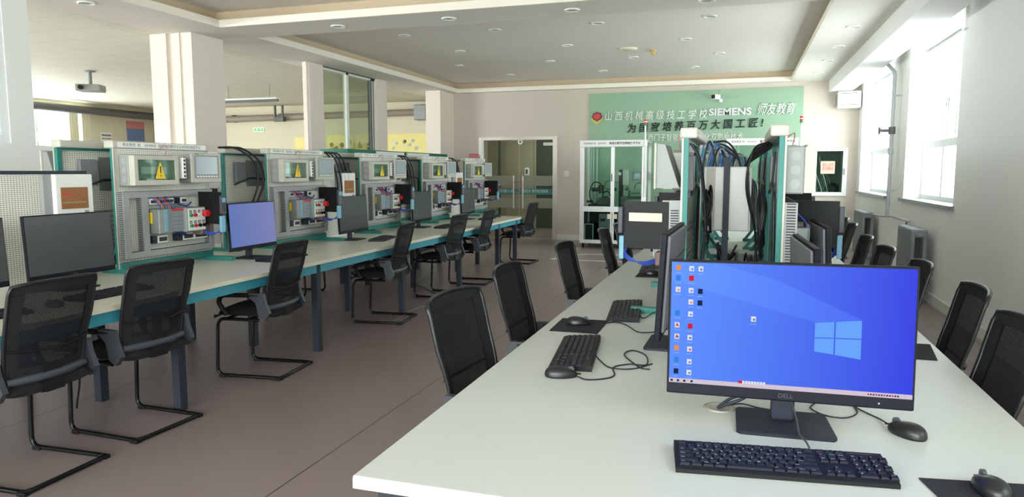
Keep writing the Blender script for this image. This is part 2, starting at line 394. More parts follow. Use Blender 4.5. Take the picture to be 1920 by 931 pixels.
# pillars in the partition
mb = MB(); mb.box((-7.1, 7.43, 1.72), (LX1, 8.0, CZ)); mb.box((-7.14, 7.40, 1.72), (-6.89, 7.5, CZ)); mb.box((-6.78, 7.415, 1.72), (-6.70, 7.5, CZ))
struct(mb.build('wall_pillar_front', M['pillar']))
mb = MB(); mb.box((-6.60, 9.97, 1.72), (LX1, 10.36, CZ)); mb.box((-6.63, 9.93, 1.72), (-6.56, 10.0, CZ)); struct(mb.build('wall_pillar_middle', M['pillar']))
mb = MB(); mb.box((-6.60, 12.14, 1.72), (LX1, 12.55, CZ)); struct(mb.build('wall_pillar_third', M['pillar']))
mb = MB(); mb.box((-6.52, 14.3, 0), (-6.22, FW, CZ)); mb.box((-6.22, 14.25, 0), (-6.16, FW, CZ)); struct(mb.build('wall_pillar_corner', M['pillar']))
# glazed part of the partition
w = struct(bpy.data.objects.new('window_8', None)); C.objects.link(w)
mb = MB(); mb.box((-6.62, 11.12, 1.72), (-6.56, 11.2, CZ)); mb.box((-6.62, 12.02, 1.72), (-6.56, 12.05, CZ)); mb.box((-6.62, 12.09, 1.72), (-6.56, 12.12, CZ)); mb.box((-6.62, 10.36, CZ-0.05), (-6.56, 12.14, CZ-0.02))
mb.build('window_frame', M['white_metal'], w)
mb = MB(); mb.box((-6.64, 10.36, CZ-0.02), (-6.55, 12.14, CZ)); mb.box((-6.62, 11.98, 1.72), (-6.56, 12.02, CZ)); mb.box((-6.62, 12.05, 1.72), (-6.56, 12.09, CZ)); mb.build('window_track', M['dark_pipe'], w)
B((-6.595, 10.36, 1.72), (-6.59, 12.0, CZ-0.02), 'pane', M['part_glass'], w)
# small window at the left frame edge
w = struct(bpy.data.objects.new('window_9', None)); C.objects.link(w)
mb = MB()
for a, b in (((0.6, 1.73), (5.03, 1.80)), ((0.6, 3.02), (5.03, 3.1)), ((0.6, 1.80), (0.68, 3.02)), ((4.95, 1.80), (5.03, 3.02)), ((2.7, 1.80), (2.78, 3.02))):
    mb.box((-6.62, a[0], a[1]), (-6.54, b[0], b[1]))
mb.build('window_frame', M['window_white'], w)
B((-6.59, 0.6, 1.76), (-6.585, 5.0, 3.08), 'pane', glass_mat('blue_grey_glass', (130, 140, 165), 0.2), w)
# windows of the right wall
def rwindow(n, y0, y1, z0, z1, nm=(0.37, 0.47, 0.62), rail=1.80):
    w = struct(bpy.data.objects.new('window_%d' % n, None)); C.objects.link(w)
    xf = RW+0.2; mb = MB(); t = 0.06
    mb.box((xf, y0, z0), (xf+0.06, y0+t, z1)); mb.box((xf, y1-t, z0), (xf+0.06, y1, z1)); mb.box((xf+0.003, y0+t, z0), (xf+0.057, y1-t, z0+t)); mb.box((xf+0.003, y0+t, z1-t-0.04), (xf+0.057, y1-t, z1))
    mb.box((xf-0.01, y0+0.002, rail-0.045), (xf+0.07, y1-0.002, rail+0.045))
    L = y1-y0
    for k in nm: mb.box((xf+0.004, y1-L*k-0.025, rail+0.045), (xf+0.056, y1-L*k+0.025, z1-t-0.04))
    mb.box((xf+0.004, y1-L*0.42-0.035, z0+t), (xf+0.056, y1-L*0.42+0.035, rail-0.045))
    mb.build('window_frame', M['window_white'], w)
    B((xf+0.028, y0+0.02, z0+0.02), (xf+0.032, y1-0.02, z1-0.02), 'pane', M['glass'] if n < 3 else M['near_glass'], w)
    B((RW-0.05, y0-0.06, z0-0.035), (RW+0.19, y1+0.06, z0+0.006), 'sill', M['sill'], w)
    B((xf-0.02, y1-L*0.47-0.015, rail+0.42), (xf, y1-L*0.47+0.015, rail+0.52), 'handle', M['grey_metal'], w)
    return w
for i, (a, b, c, d) in enumerate(WIN_R): rwindow(i+1, a, b, c, d)
# curtain casing over the near window
struct(B((RW-0.02, 8.3, 3.03), (RW+0.19, 10.74, 3.048), 'trim_4', M['white_metal']))
struct(B((RW-0.03, 8.2, 2.86), (RW, 8.32, 3.1), 'trim_5', M['white_metal']))
# unseen back window, added and made wide to throw fill light forward
w = struct(bpy.data.objects.new('window_7', None)); C.objects.link(w)
mb = MB()
for x in (-6.2, -4.65, -3.1, -1.55, 0.0, 1.54): mb.box((x, -5.12, 0.6), (x+0.06, -5.06, 3.05))
mb.box((-6.2, -5.12, 0.6), (1.6, -5.06, 0.66)); mb.box((-6.2, -5.12, 2.99), (1.6, -5.06, 3.05)); mb.build('window_frame', M['window_white'], w)
B((-6.18, -5.095, 0.62), (1.58, -5.09, 3.03), 'pane', M['dim'], w)
# baseboards
struct(MB().box((-3.83, FW-0.018, 0), (RW, FW, 0.12)).box((-6.5, FW-0.018, 0), (-5.48, FW, 0.12)).build('baseboard_far', M['baseboard']))
struct(MB().box((RW-0.02, 6.6, 0), (RW, FW, 0.11)).box((RW-0.06, -5, 0), (RW-0.035, 6.6, 0.11)).build('baseboard_right', M['baseboard']))
# neighbouring room beyond the partition
NX, NY, NZ = -16.3, 16.85, 3.22
struct(B((-16.9, -5.0, NZ), (-6.96, 17.2, NZ+0.1), 'ceiling_neighbour', M['tile']))
wall_holes('wall_neighbour_left', 'x', NX-0.3, NX, -5.0, NY+0.3, 0, NZ+0.2, [(7.4, 14.6, 1.1, 3.08), (-2.6, 4.6, 1.1, 3.08)], M['neigh_wall'])
wall_holes('wall_neighbour_far', 'y', NY, NY+0.3, -16.6, -6.5, 0, NZ+0.2, [], M['neigh_wall'])
struct(B((-6.55, FW, 0), (-6.5, NY, NZ+0.2), 'wall_neighbour_side', M['neigh_wall']))
for n, (a, b) in ((10, (7.4, 14.6)), (11, (-2.6, 4.6))):  # second window is out of view, added for more light from the left
    w = struct(bpy.data.objects.new('window_%d' % n, None)); C.objects.link(w)
    mb = MB(); x = NX-0.2
    for k in range(7): mb.box((x, a+k*1.188-0.03 if k else a, 1.1), (x+0.06, a+k*1.188+0.03, 3.08))
    mb.box((x, a, 1.1), (x+0.06, b, 1.16)); mb.box((x, a, 3.02), (x+0.06, b, 3.08)); mb.build('window_frame', M['window_white'], w)
    B((x+0.028, a, 1.12), (x+0.032, b, 3.06), 'pane', M['clear'] if n == 11 else M['mid'], w)
# corridor behind the glass doors
struct(B((-6.6, 18.0, 0), (-2.0, 18.2, 3.2), 'wall_corridor', M['hall']))
struct(B((-2.2, FW+0.3, 0), (-2.0, 18.0, 3.2), 'wall_corridor_right', M['hall']))
struct(B((-6.7, NY+0.3, 0), (-6.5, 18.2, 3.2), 'wall_corridor_left', M['hall']))
struct(B((-6.5, FW+0.3, 3.0), (-2.0, 18.2, 3.2), 'ceiling_corridor', M['ceiling']))
w = struct(bpy.data.objects.new('door_2', None)); C.objects.link(w)
B((-5.09, 17.96, 0), (-4.05, 18.0, 2.27), 'door_leaf', M['dark_door'], w); B((-4.9, 17.94, 2.12), (-4.6, 17.96, 2.2), 'door_sign', M['white'], w)
struct(B((-6.05, 17.9, 0), (-5.15, 18.0, 2.28), 'trim_6', pm('steel_lift_door', (184, 180, 166), 0.3, 0.3)))
mb = MB(); mb.cyl((-6.0, 17.7, 0), (-6.0, 17.7, 3.0), 0.035); struct(mb.build('trim_7', M['dark_pipe']))
struct(B((-6.49, 16.9, 1.35), (-6.2, 17.25, 2.35), 'trim_8', M['label']))
# glazed double door
d = struct(bpy.data.objects.new('door_1', None)); C.objects.link(d)
mb = MB(); mb.box((-3.88, FW-0.03, 0), (-3.78, FW+0.18, 2.21)); mb.box((-5.52, FW-0.03, 0), (-5.45, FW+0.18, 2.21)); mb.box((-5.45, FW-0.028, 2.14), (-3.88, FW+0.18, 2.208)); mb.build('door_frame', M['chrome'], d)
for (a, b) in ((-5.44, -4.67), (-4.65, -3.89)):
    g = B((a, FW+0.06, 0.02), (b, FW+0.072, 2.12), 'door_leaf', M['part_glass'], d)
    MB().box((a, FW+0.054, 1.155), (b, FW+0.059, 1.37)).box((a, FW+0.054, 0.67), (b, FW+0.059, 0.885)).build('frosted_band', M['frost'], g)
    B((a, FW+0.054, 0.965), (b, FW+0.059, 1.09), 'teal_band', M['teal_film'], g)
    text('精工教学引领人才' if a < -5 else '智慧实训  数字化引领未来', 0.075, M['white'], 'band_lettering', g, (a+0.05, FW+0.05, 1.03), (PI/2, 0, 0), 0.001, width=0.6)
for x in (-4.76, -4.55):
    mb = MB(); mb.cyl((x, FW-0.02, 0.66), (x, FW-0.02, 1.37), 0.017)
    for z in (0.75, 1.28): mb.cyl((x, FW-0.02, z), (x, FW+0.06, z), 0.01)
    mb.build('door_handle', M['chrome'], d)
mb = MB(); mb.tube(curve([(-4.75, FW-0.04, 1.22), (-4.70, FW-0.05, 1.25), (-4.60, FW-0.04, 1.22), (-4.56, FW-0.045, 1.15), (-4.60, FW-0.05, 1.02), (-4.68, FW-0.05, 0.99), (-4.74, FW-0.045, 1.05)]), 0.007)
o = tag(mb.build('door_chain', M['pink']), 'red chain looped through the handles of the glass doors', 'chain')
mb = MB(); mb.lathe([(0.055, 0), (0.055, 0.004)], n=24); o = mb.build('door_sticker', M['white']); o.rotation_euler = (PI/2, 0, 0); o.location = (-4.63, FW+0.055, 2.1)
tag(o, 'round white sticker with black dot high on the glass door', 'sticker'); MB().lathe([(0.02, 0.0045), (0.02, 0.007)]).build('dot', M['black'], o)
o = thing('door_lock', 'white rounded lock plate on the right glass door', 'lock', (-4.47, FW+0.03, 1.46))
B((-0.055, -0.02, -0.085), (0.055, 0.03, 0.085), 'lock_case', M['white'], o, bev=0.03); B((-0.022, -0.026, -0.05), (0.022, -0.02, 0.05), 'keyhole_plate', M['dark_door'], o)
# ================================================================ FAR WALL
g = thing('green_wall_panel', 'mint green lettered panel on the far wall', 'wall panel', (-1.02, FW, 0))
B((-2.08, -0.03, 0.0), (2.08, 0.0, 3.07), 'panel_board', M['green'], g)
R90 = (PI/2, 0, 0); gy = -0.045
text('山 西 机 械 高 级 技 工 学 校', 0.20, M['letters'], 'school_name_lettering', g, (-1.74, gy, 2.585), R90, 0.012, width=2.05, shear=0.15)
text('SIEMENS', 0.19, pm('silver_letters', (214, 214, 214), 0.3), 'company_lettering', g, (0.34, gy, 2.625), R90, 0.012, width=0.80, bold=0.006)
text('师友教育', 0.24, M['letters'], 'education_lettering', g, (1.25, gy, 2.65), R90, 0.012, width=0.70, shear=0.3)
o = text('为 国 家 培 养 百 万 大 国 工 匠 !', 0.20, M['ink'], 'slogan_lettering', g, (-1.28, gy, 2.33), R90, 0.010, width=2.65, shear=0.15, bold=0.004); o.rotation_euler = (PI/2, math.radians(-1.5), 0)
text('西门子智能制造数字化双胞胎技术', 0.15, M['letters'], 'technology_lettering', g, (-0.85, gy, 2.14), R90, 0.008, width=1.85)
mb = MB()
pts = []
for i in range(16):
    a = 2*PI*i/16; r = 0.115 if i % 2 == 0 else 0.095; pts.append((r*math.cos(a)-1.91, 2.60+r*0.85*math.sin(a)))
mb.prism(pts, 1, gy, -0.03, 0)
mb.prism([(-1.91+0.075*math.cos(a), 2.60+0.06*math.sin(a)) for a in [k*PI/6 for k in range(12)]], 1, gy-0.008, gy, 1)
mb.prism([(-2.03, 2.57), (-1.91, 2.47), (-1.79, 2.57), (-1.80, 2.535), (-1.91, 2.44), (-2.02, 2.535)], 1, gy-0.006, gy, 2)
mb.build('school_emblem', [pm('dark_red_emblem', (110, 24, 30), 0.4), M['red'], M['yellow']], g)
# security camera
o = thing('security_camera', 'white bullet security camera mounted on the green wall panel', 'camera', (-0.48, FW-0.03, 2.91))
MB().cyl((0.02, 0, -0.06), (0.02, -0.06, -0.06), 0.035).cyl((0.02, -0.05, -0.06), (0.0, -0.12, -0.02), 0.012).build('mount', M['white'], o)
T = Matrix.Rotation(math.radians(-25), 4, 'Z')
MB().box((-0.05, -0.28, -0.045), (0.05, -0.06, 0.05), T=T, bev=0.015).build('housing', M['white'], o); MB().box((-0.038, -0.286, -0.035), (0.038, -0.275, 0.04), T=T).build('lens_window', M['black'], o)
MB().tube(curve([(0.02, -0.02, -0.03), (-0.03, -0.03, 0.08), (0.0, -0.01, 0.15)]), 0.004).build('cord', M['grey_cable'], o)
# switch and red notice
o = thing('wall_switch', 'small cream double switch on the far wall right of the glass doors', 'switch', (-3.58, FW, 1.41)); B((-0.05, -0.012, -0.06), (0.05, 0, 0.06), 'plate', M['white'], o, bev=0.005); B((-0.03, -0.018, -0.04), (0.03, -0.012, 0.04), 'rocker', M['label'], o)
o = thing('red_notice', 'faded red notice on the far wall left of the glass doors', 'notice', (-5.68, FW, 1.77)); B((-0.11, -0.02, -0.06), (0.11, 0, 0.06), 'board', M['pink'], o); B((-0.11, -0.022, 0.06), (0.11, 0, 0.075), 'edge', M['red'], o)
tag(B((-5.56, FW-0.05, 1.82), (-5.48, FW, 2.2), 'wall_lamp', M['white'], bev=0.01), 'tall white unit on the wall at the left door jamb', 'lamp')
# cable window
w = struct(bpy.data.objects.new('window_6', None)); C.objects.link(w)
mb = MB(); a, b, c, d2 = 1.19, 1.80, 1.07, 1.85
for p, q in (((a-0.08, c-0.07), (b+0.08, c)), ((a-0.08, d2), (b+0.08, d2+0.06)), ((a-0.08, c), (a, d2)), ((b, c), (b+0.08, d2))): mb.box((p[0], FW-0.03, p[1]), (q[0], FW+0.1, q[1]))
mb.build('window_frame', M['window_white'], w); B((a, FW+0.03, c), (b, FW+0.036, d2), 'pane', M['cab_glass'], w); B((b+0.01, FW-0.045, 1.4), (b+0.04, FW-0.03, 1.52), 'latch', M['grey_metal'], w)
struct(MB().box((a-0.1, FW+0.75, 0.95), (b+0.1, FW+0.8, 1.95)).box((a-0.1, FW+0.3, 0.95), (a-0.05, FW+0.8, 1.95)).box((b+0.05, FW+0.3, 0.95), (b+0.1, FW+0.8, 1.95)).box((a-0.1, FW+0.3, 0.95), (b+0.1, FW+0.8, 1.0)).box((a-0.1, FW+0.3, 1.9), (b+0.1, FW+0.8, 1.95)).build('wall_niche', pm('niche_grey', (150, 152, 150), 0.7)))
o = tag(B((1.42, FW+0.012, 1.42), (1.67, FW+0.02, 1.66), 'paper_notice', M['poster_pink']), 'pinkish paper notice with red print on the cable store window', 'notice')
text('禁止入内\n实训耗材', 0.075, M['red'], 'notice_print', o, (1.545, FW+0.010, 1.55), R90, 0.0005, 'CENTER', width=0.19)
for i in range(9):
    x = 1.22+i*0.035; mb = MB(); mb.tube(curve([(x, FW+0.5, 1.75), (x+0.04, FW+0.46-0.01*i, 1.4+0.02*i), (x+0.16, FW+0.40, 1.1), (x+0.10, FW+0.36, 1.02)]), 0.011)
    tag(mb.build('hanging_cable', M['grey_cable' if i % 3 else 'white']), 'grey cable hanging in the store behind the far wall window, %s from the left' % ('first', 'second', 'third', 'fourth', 'fifth', 'sixth', 'seventh', 'eighth', 'ninth')[i], 'cable', 'cables hanging in the store window')
mb = MB(); mb.tube([(1.68+0.09*math.cos(t*PI/8), FW+0.42, 1.13+0.09*math.sin(t*PI/8)) for t in range(16)], 0.03, closed=True)
tag(mb.build('cable_reel', M['black_gloss']), 'black cable reel at the bottom of the far wall window', 'reel')
# wall mounted air unit
o = thing('air_conditioner', 'white wall-mounted air unit in the corner beside the far window', 'air conditioner', (1.83, FW, 2.82))
B((-0.2, -0.3, -0.19), (0.2, -0.0, 0.12), 'casing', M['white_metal'], o, bev=0.02)
MB().box((-0.14, -0.305, 0.075), (0.13, -0.299, 0.085)).box((-0.14, -0.305, -0.135), (0.13, -0.299, -0.125)).build('grille_line', M['slot'], o)
B((-0.215, -0.26, -0.16), (-0.2, -0.06, 0.06), 'side_cover', M['box_grey'], o)
MB().cyl((-0.217, -0.2, -0.02), (-0.222, -0.2, -0.02), 0.03).build('vent', M['grey_metal'], o)
# ================================================================ CEILING FITTINGS
def downlight(loc, label, first=[None]):
    if first[0] is None:
        o = thing('downlight', label, 'ceiling light')
        MB().lathe([(0.062, 0.0), (0.085, 0.0), (0.085, -0.012), (0.07, -0.016), (0.062, -0.004)], n=24).build('trim_ring', M['white'], o)
        MB().lathe([(0.061, -0.003), (0.02, -0.006), (0.001, -0.006)], n=24).build('lamp_glass', pm('unlit_lamp', (170, 168, 158), 0.3), o)
        first[0] = o; KIDS[o.name] = kids(o)
    else: o = copy_tree(first[0])
    o.location = loc; o['label'] = label; o['group'] = 'recessed round downlights'
TZ = CZ+0.2
rows = {9.4: (-4.6, -3.25, -1.85, -0.45), 10.88: (-4.35, -2.6, -0.85), 12.33: (-4.95, -3.25, -1.81, -0.42), 13.8: (-4.45, -2.6, -0.9)}
num = ('leftmost', 'second from left', 'third from left', 'rightmost')
rown = ('nearest', 'second', 'third', 'farthest')
for r, (y, xs) in enumerate(rows.items()):
    for k, x in enumerate(xs):
        nm = num[k] if len(xs) == 4 else ('leftmost', 'middle', 'rightmost')[k]
        downlight((x, y, TZ), 'round white downlight in the far ceiling tray, %s in the %s row' % (nm, rown[r]))
for k, x in enumerate((-4.6, -3.19, -1.78, -0.4)): downlight((x, 7.65, CZ), 'round white downlight under the beam between ceiling trays, %s of four' % num[k])
for k, y in enumerate((9.53, 10.93, 12.26, 13.71)): downlight((1.19, y, CZ), 'round white downlight in the strip beside the window beam, %s of four' % ('nearest', 'second nearest', 'third nearest', 'farthest')[k])
downlight((-6.4, 5.83, CZ), 'unlit round white downlight nearest the left wall at the top of the picture')
o = tag(MB().lathe([(0.14, 0), (0.14, -0.02), (0.10, -0.035), (0.01, -0.04)], (0, 0, 0)).build('ceiling_disc', M['label']), 'large flat cream disc on the far ceiling tray', 'ceiling light'); o.location = (-1.76, 11.45, TZ)
o = thing('smoke_detector', 'yellowed round smoke detector on the far ceiling tray', 'smoke detector', (-1.42, 11.75, TZ))
MB().lathe([(0.055, 0), (0.055, -0.02), (0.04, -0.03)]).build('base', M['orange'], o); MB().lathe([(0.035, -0.03), (0.035, -0.05), (0.02, -0.07), (0.005, -0.072)]).build('sensor', M['orange'], o)
# ================================================================ WINDOW WALL FITTINGS
pts = [(1.93, 11.15, 0.83), (1.93, 11.17, 2.86), (1.86, 11.45, 3.0)]
o = thing('heating_riser_pipe', 'grey heating pipe rising between the two windows', 'pipe')
MB().tube(rounded([(1.95, 11.2, 0.845), (1.95, 11.2, 2.82), (1.86, 11.5, 3.02)], 0.06), 0.024, 12).build('riser', M['pipe'], o)
MB().tube(rounded([(1.95, 12.35, 0.80), (1.95, 11.6, 0.82), (1.95, 10.9, 0.86), (1.95, 9.75, 0.86)], 0.05), 0.017, 10).build('branch', M['pipe'], o)
mb = MB(); mb.cyl((1.95, 11.2, 1.98), (1.95, 11.2, 2.08), 0.045).cyl((1.95, 11.2, 2.03), (1.80, 11.2, 2.03), 0.02).cyl((1.80, 11.2, 2.03), (1.785, 11.2, 2.03), 0.05).build('valve', M['dark_pipe'], o)
mb = MB(); mb.cyl((1.95, 11.2, 1.7), (1.95, 11.2, 1.78), 0.034).cyl((1.95, 11.2, 1.0), (1.95, 11.2, 1.03), 0.03).build('joint', M['pipe'], o)
mb = MB()
for z in (1.2, 2.5): mb.box((1.94, 11.18, z), (2.05, 11.22, z+0.02))
mb.build('bracket', M['pipe'], o)
def radiator(loc, n, label):
    o = thing('radiator', label, 'radiator', loc, 0, 'grey column radiators under the windows')
    for i in range(n):
        y = i*0.085; mb = MB()
        mb.box((-0.09, y, 0.0), (-0.045, y+0.066, 0.66), bev=0.02); mb.box((0.03, y, 0.0), (0.08, y+0.066, 0.66), bev=0.02)
        mb.box((-0.09, y, 0.60), (0.08, y+0.066, 0.70), bev=0.025); mb.box((-0.09, y, -0.02), (0.08, y+0.066, 0.07), bev=0.02)
        mb.build('column', M['radiator'], o)
    for zz in (0.64, 0.02): MB().cyl((0.0, -0.02, zz), (0.0, n*0.085, zz), 0.02).build('header_pipe', M['radiator'], o)
    for y in (0.03, (n-1)*0.085+0.03): B((-0.05, y-0.02, -0.13), (0.06, y+0.02, 0.0), 'foot', M['radiator'], o)
radiator((1.90, 8.95, 0.13), 9, 'grey column radiator nearest the camera, under the near window')
radiator((1.90, 12.4, 0.13), 11, 'grey column radiator at the far end of the window wall')
mb = MB(); mb.tube(rounded([(1.93, 9.82, 0.85), (1.90, 10.15, 0.50), (1.90, 9.75, 0.48), (1.92, 9.82, 0.80)], 0.03), 0.009); tag(mb.build('wire_hook', M['dark_pipe']), 'dark wire loop hanging from the heating pipe by the near radiator', 'hook')
# ================================================================ NEIGHBOUR ROOM FITTINGS
o = thing('ceiling_projector', 'grey projector hanging from the tiled ceiling of the next room', 'projector', (-11.0, 10.0, 2.92), 0.5)
B((-0.2, -0.16, -0.06), (0.2, 0.16, 0.06), 'body', M['box_grey'], o, bev=0.02); MB().cyl((-0.1, -0.16, 0), (-0.1, -0.2, 0), 0.04).build('lens', M['black'], o); MB().cyl((0, 0, 0.06), (0, 0, 0.3), 0.03).build('pole', M['grey_metal'], o); MB().lathe([(0.09, 0.28), (0.09, 0.3)]).build('ceiling_plate', M['box_grey'], o)
o = thing('batten_light', 'dark batten light hanging in the next room behind the front pillar', 'light', (-9.5, 12.6, 2.9), 0)
B((-0.9, -0.06, 0.02), (0.5, 0.06, 0.05), 'reflector', M['white_metal'], o); B((-0.9, -0.02, -0.03), (0.5, 0.02, 0.02), 'tube_housing', M['dark_pipe'], o)
mb = MB(); mb.cyl((-0.7, 0, 0.05), (-0.7, 0, 0.32), 0.006).cyl((0.3, 0, 0.05), (0.3, 0, 0.32), 0.006).build('hanger', M['grey_metal'], o)
o = thing('heating_pipe', 'thick brownish heating pipe along the far wall of the next room', 'pipe')
MB().cyl((-16.0, 16.7, 2.86), (-6.95, 16.7, 2.95), 0.085, 16).build('pipe_run', M['pipe_brown'], o)
mb = MB()
for x in (-13.4, -11.9, -10.9, -9.0): mb.box((x-0.02, 16.68, 2.8), (x+0.02, NY, 3.0))
mb.build('bracket', M['dark_pipe'], o)
mb = MB(); mb.box((-11.95, 16.5, 2.78), (-11.65, 16.62, 2.9)); mb.box((-11.93, 16.5, 2.9), (-11.89, 16.55, 3.2)); mb.box((-11.7, 16.5, 2.9), (-11.66, 16.55, 3.2)); mb.build('hanger', M['dark_pipe'], o)
tag(MB().cyl((-15.95, 3.0, 3.02), (-15.95, 16.6, 3.0), 0.1, 14).build('duct_pipe', M['dark_pipe']), 'dark pipe above the window of the next room', 'pipe')
o = thing('exit_sign', 'green running-man exit sign on the far wall of the next room', 'sign', (-12.68, NY, 2.6))
B((-0.17, -0.02, -0.055), (0.17, 0, 0.055), 'sign_plate', M['white'], o); mb = MB(); mb.box((-0.14, -0.024, -0.035), (0.14, -0.02, 0.035)); mb.build('green_field', pm('exit_green', (60, 190, 90), 0.4), o)
mb = MB(); mb.prism([(0.02, 0.008), (0.07, 0.008), (0.07, 0.022), (0.11, 0.0), (0.07, -0.022), (0.07, -0.008), (0.02, -0.008)], 1, -0.027, -0.024)
mb.prism([(-0.07, 0.03), (-0.05, 0.03), (-0.04, 0.01), (-0.01, 0.0), (-0.045, -0.008), (-0.03, -0.03), (-0.05, -0.03), (-0.065, -0.01), (-0.09, -0.028), (-0.1, -0.02), (-0.07, 0.0)], 1, -0.027, -0.024); mb.build('pictogram', M['white'], o)
def poster(x0, x1, z0, z1, label, marks):
    o = thing('wall_poster', label, 'poster', ((x0+x1)/2, NY, (z0+z1)/2), 0, 'pale yellow posters in the next room'); w = (x1-x0)/2; h = (z1-z0)/2
    B((-w, -0.012, -h), (w, 0, h), 'sheet', M['pale_yellow'], o)
    mb = MB()
    for i in range(marks):
        x = -w*0.8+1.6*w*random.random(); z = -h*0.5+1.2*h*random.random(); r = 0.03+0.04*random.random()
        mb.cyl((x, -0.014, z), (x, -0.012, z), r, 12, random.choice((0, 1, 2)), smooth=False)
    mb.build('printed_mark', [M['olive'], M['label'], M['grey_metal']], o); return o
poster(-11.55, -11.03, 1.9, 2.37, 'pale yellow poster left of the middle pillar in the next room', 0)
p = poster(-10.55, -9.75, 1.9, 2.42, 'pale yellow poster with red lettering behind the partition glass', 6); text('创优争先', 0.16, M['red'], 'red_lettering', p, (-0.35, -0.015, -0.16), R90, 0.001)
poster(-9.70, -9.0, 1.9, 2.42, 'pale yellow poster with pale shapes behind the right partition pane', 7)
poster(-8.80, -7.45, 1.9, 2.42, 'long pale yellow poster with round emblems beside the corner pillar', 12)
tag(B((-7.88, 16.55, 2.74), (-7.55, NY, 3.12), 'wall_speaker', M['grey_metal'], bev=0.02), 'dark grey box speaker high in the next room at the corner pillar', 'speaker')
o = thing('blue_red_poster', 'red and blue poster on the wall beside the window in the next room', 'poster', (-16.0, 15.9, 2.5)); B((-0.3, 0, -0.24), (0.3, 0.02, 0.1), 'blue_field', M['poster_blue'], o); B((-0.3, 0, 0.1), (0.3, 0.02, 0.3), 'red_field', M['pink'], o)
o.location = (-16.28, 16.2, 2.55); o.rotation_euler = (0, 0, PI/2)
o = thing('grey_sign', 'small grey lined sign beside the window in the next room', 'sign', (-16.28, 15.2, 2.3), PI/2); B((-0.18, 0, -0.25), (0.18, 0.015, 0.2), 'sheet', M['white'], o); MB().box((-0.15, -0.004, 0.1), (0.15, 0, 0.15)).box((-0.15, -0.004, 0.02), (0.15, 0, 0.05)).build('line_print', M['grey_metal'], o)
o = thing('notice_board', 'reddish topped notice board on the far wall of the next room', 'board', (-13.2, NY, 1.6)); B((-0.8, -0.03, 0.35), (0.8, 0, 0.42), 'top_rail', M['pink'], o); B((-0.8, -0.02, -0.4), (0.8, 0, 0.35), 'sheet', M['white'], o)
mb = MB()
for i, y in enumerate((14.05, 14.42)):
    def f(u, v, y=y): return (NX+0.06+0.02*math.sin(u*25), y+u*0.28, 0.9+v*2.2)
    m2 = MB(); m2.grid(f, 30, 1); tag(m2.build('curtain', M['label']), ('pale curtain gathered at the next room window, left one', 'pale curtain gathered at the next room window, right one')[i], 'curtain', 'curtains of the next room')
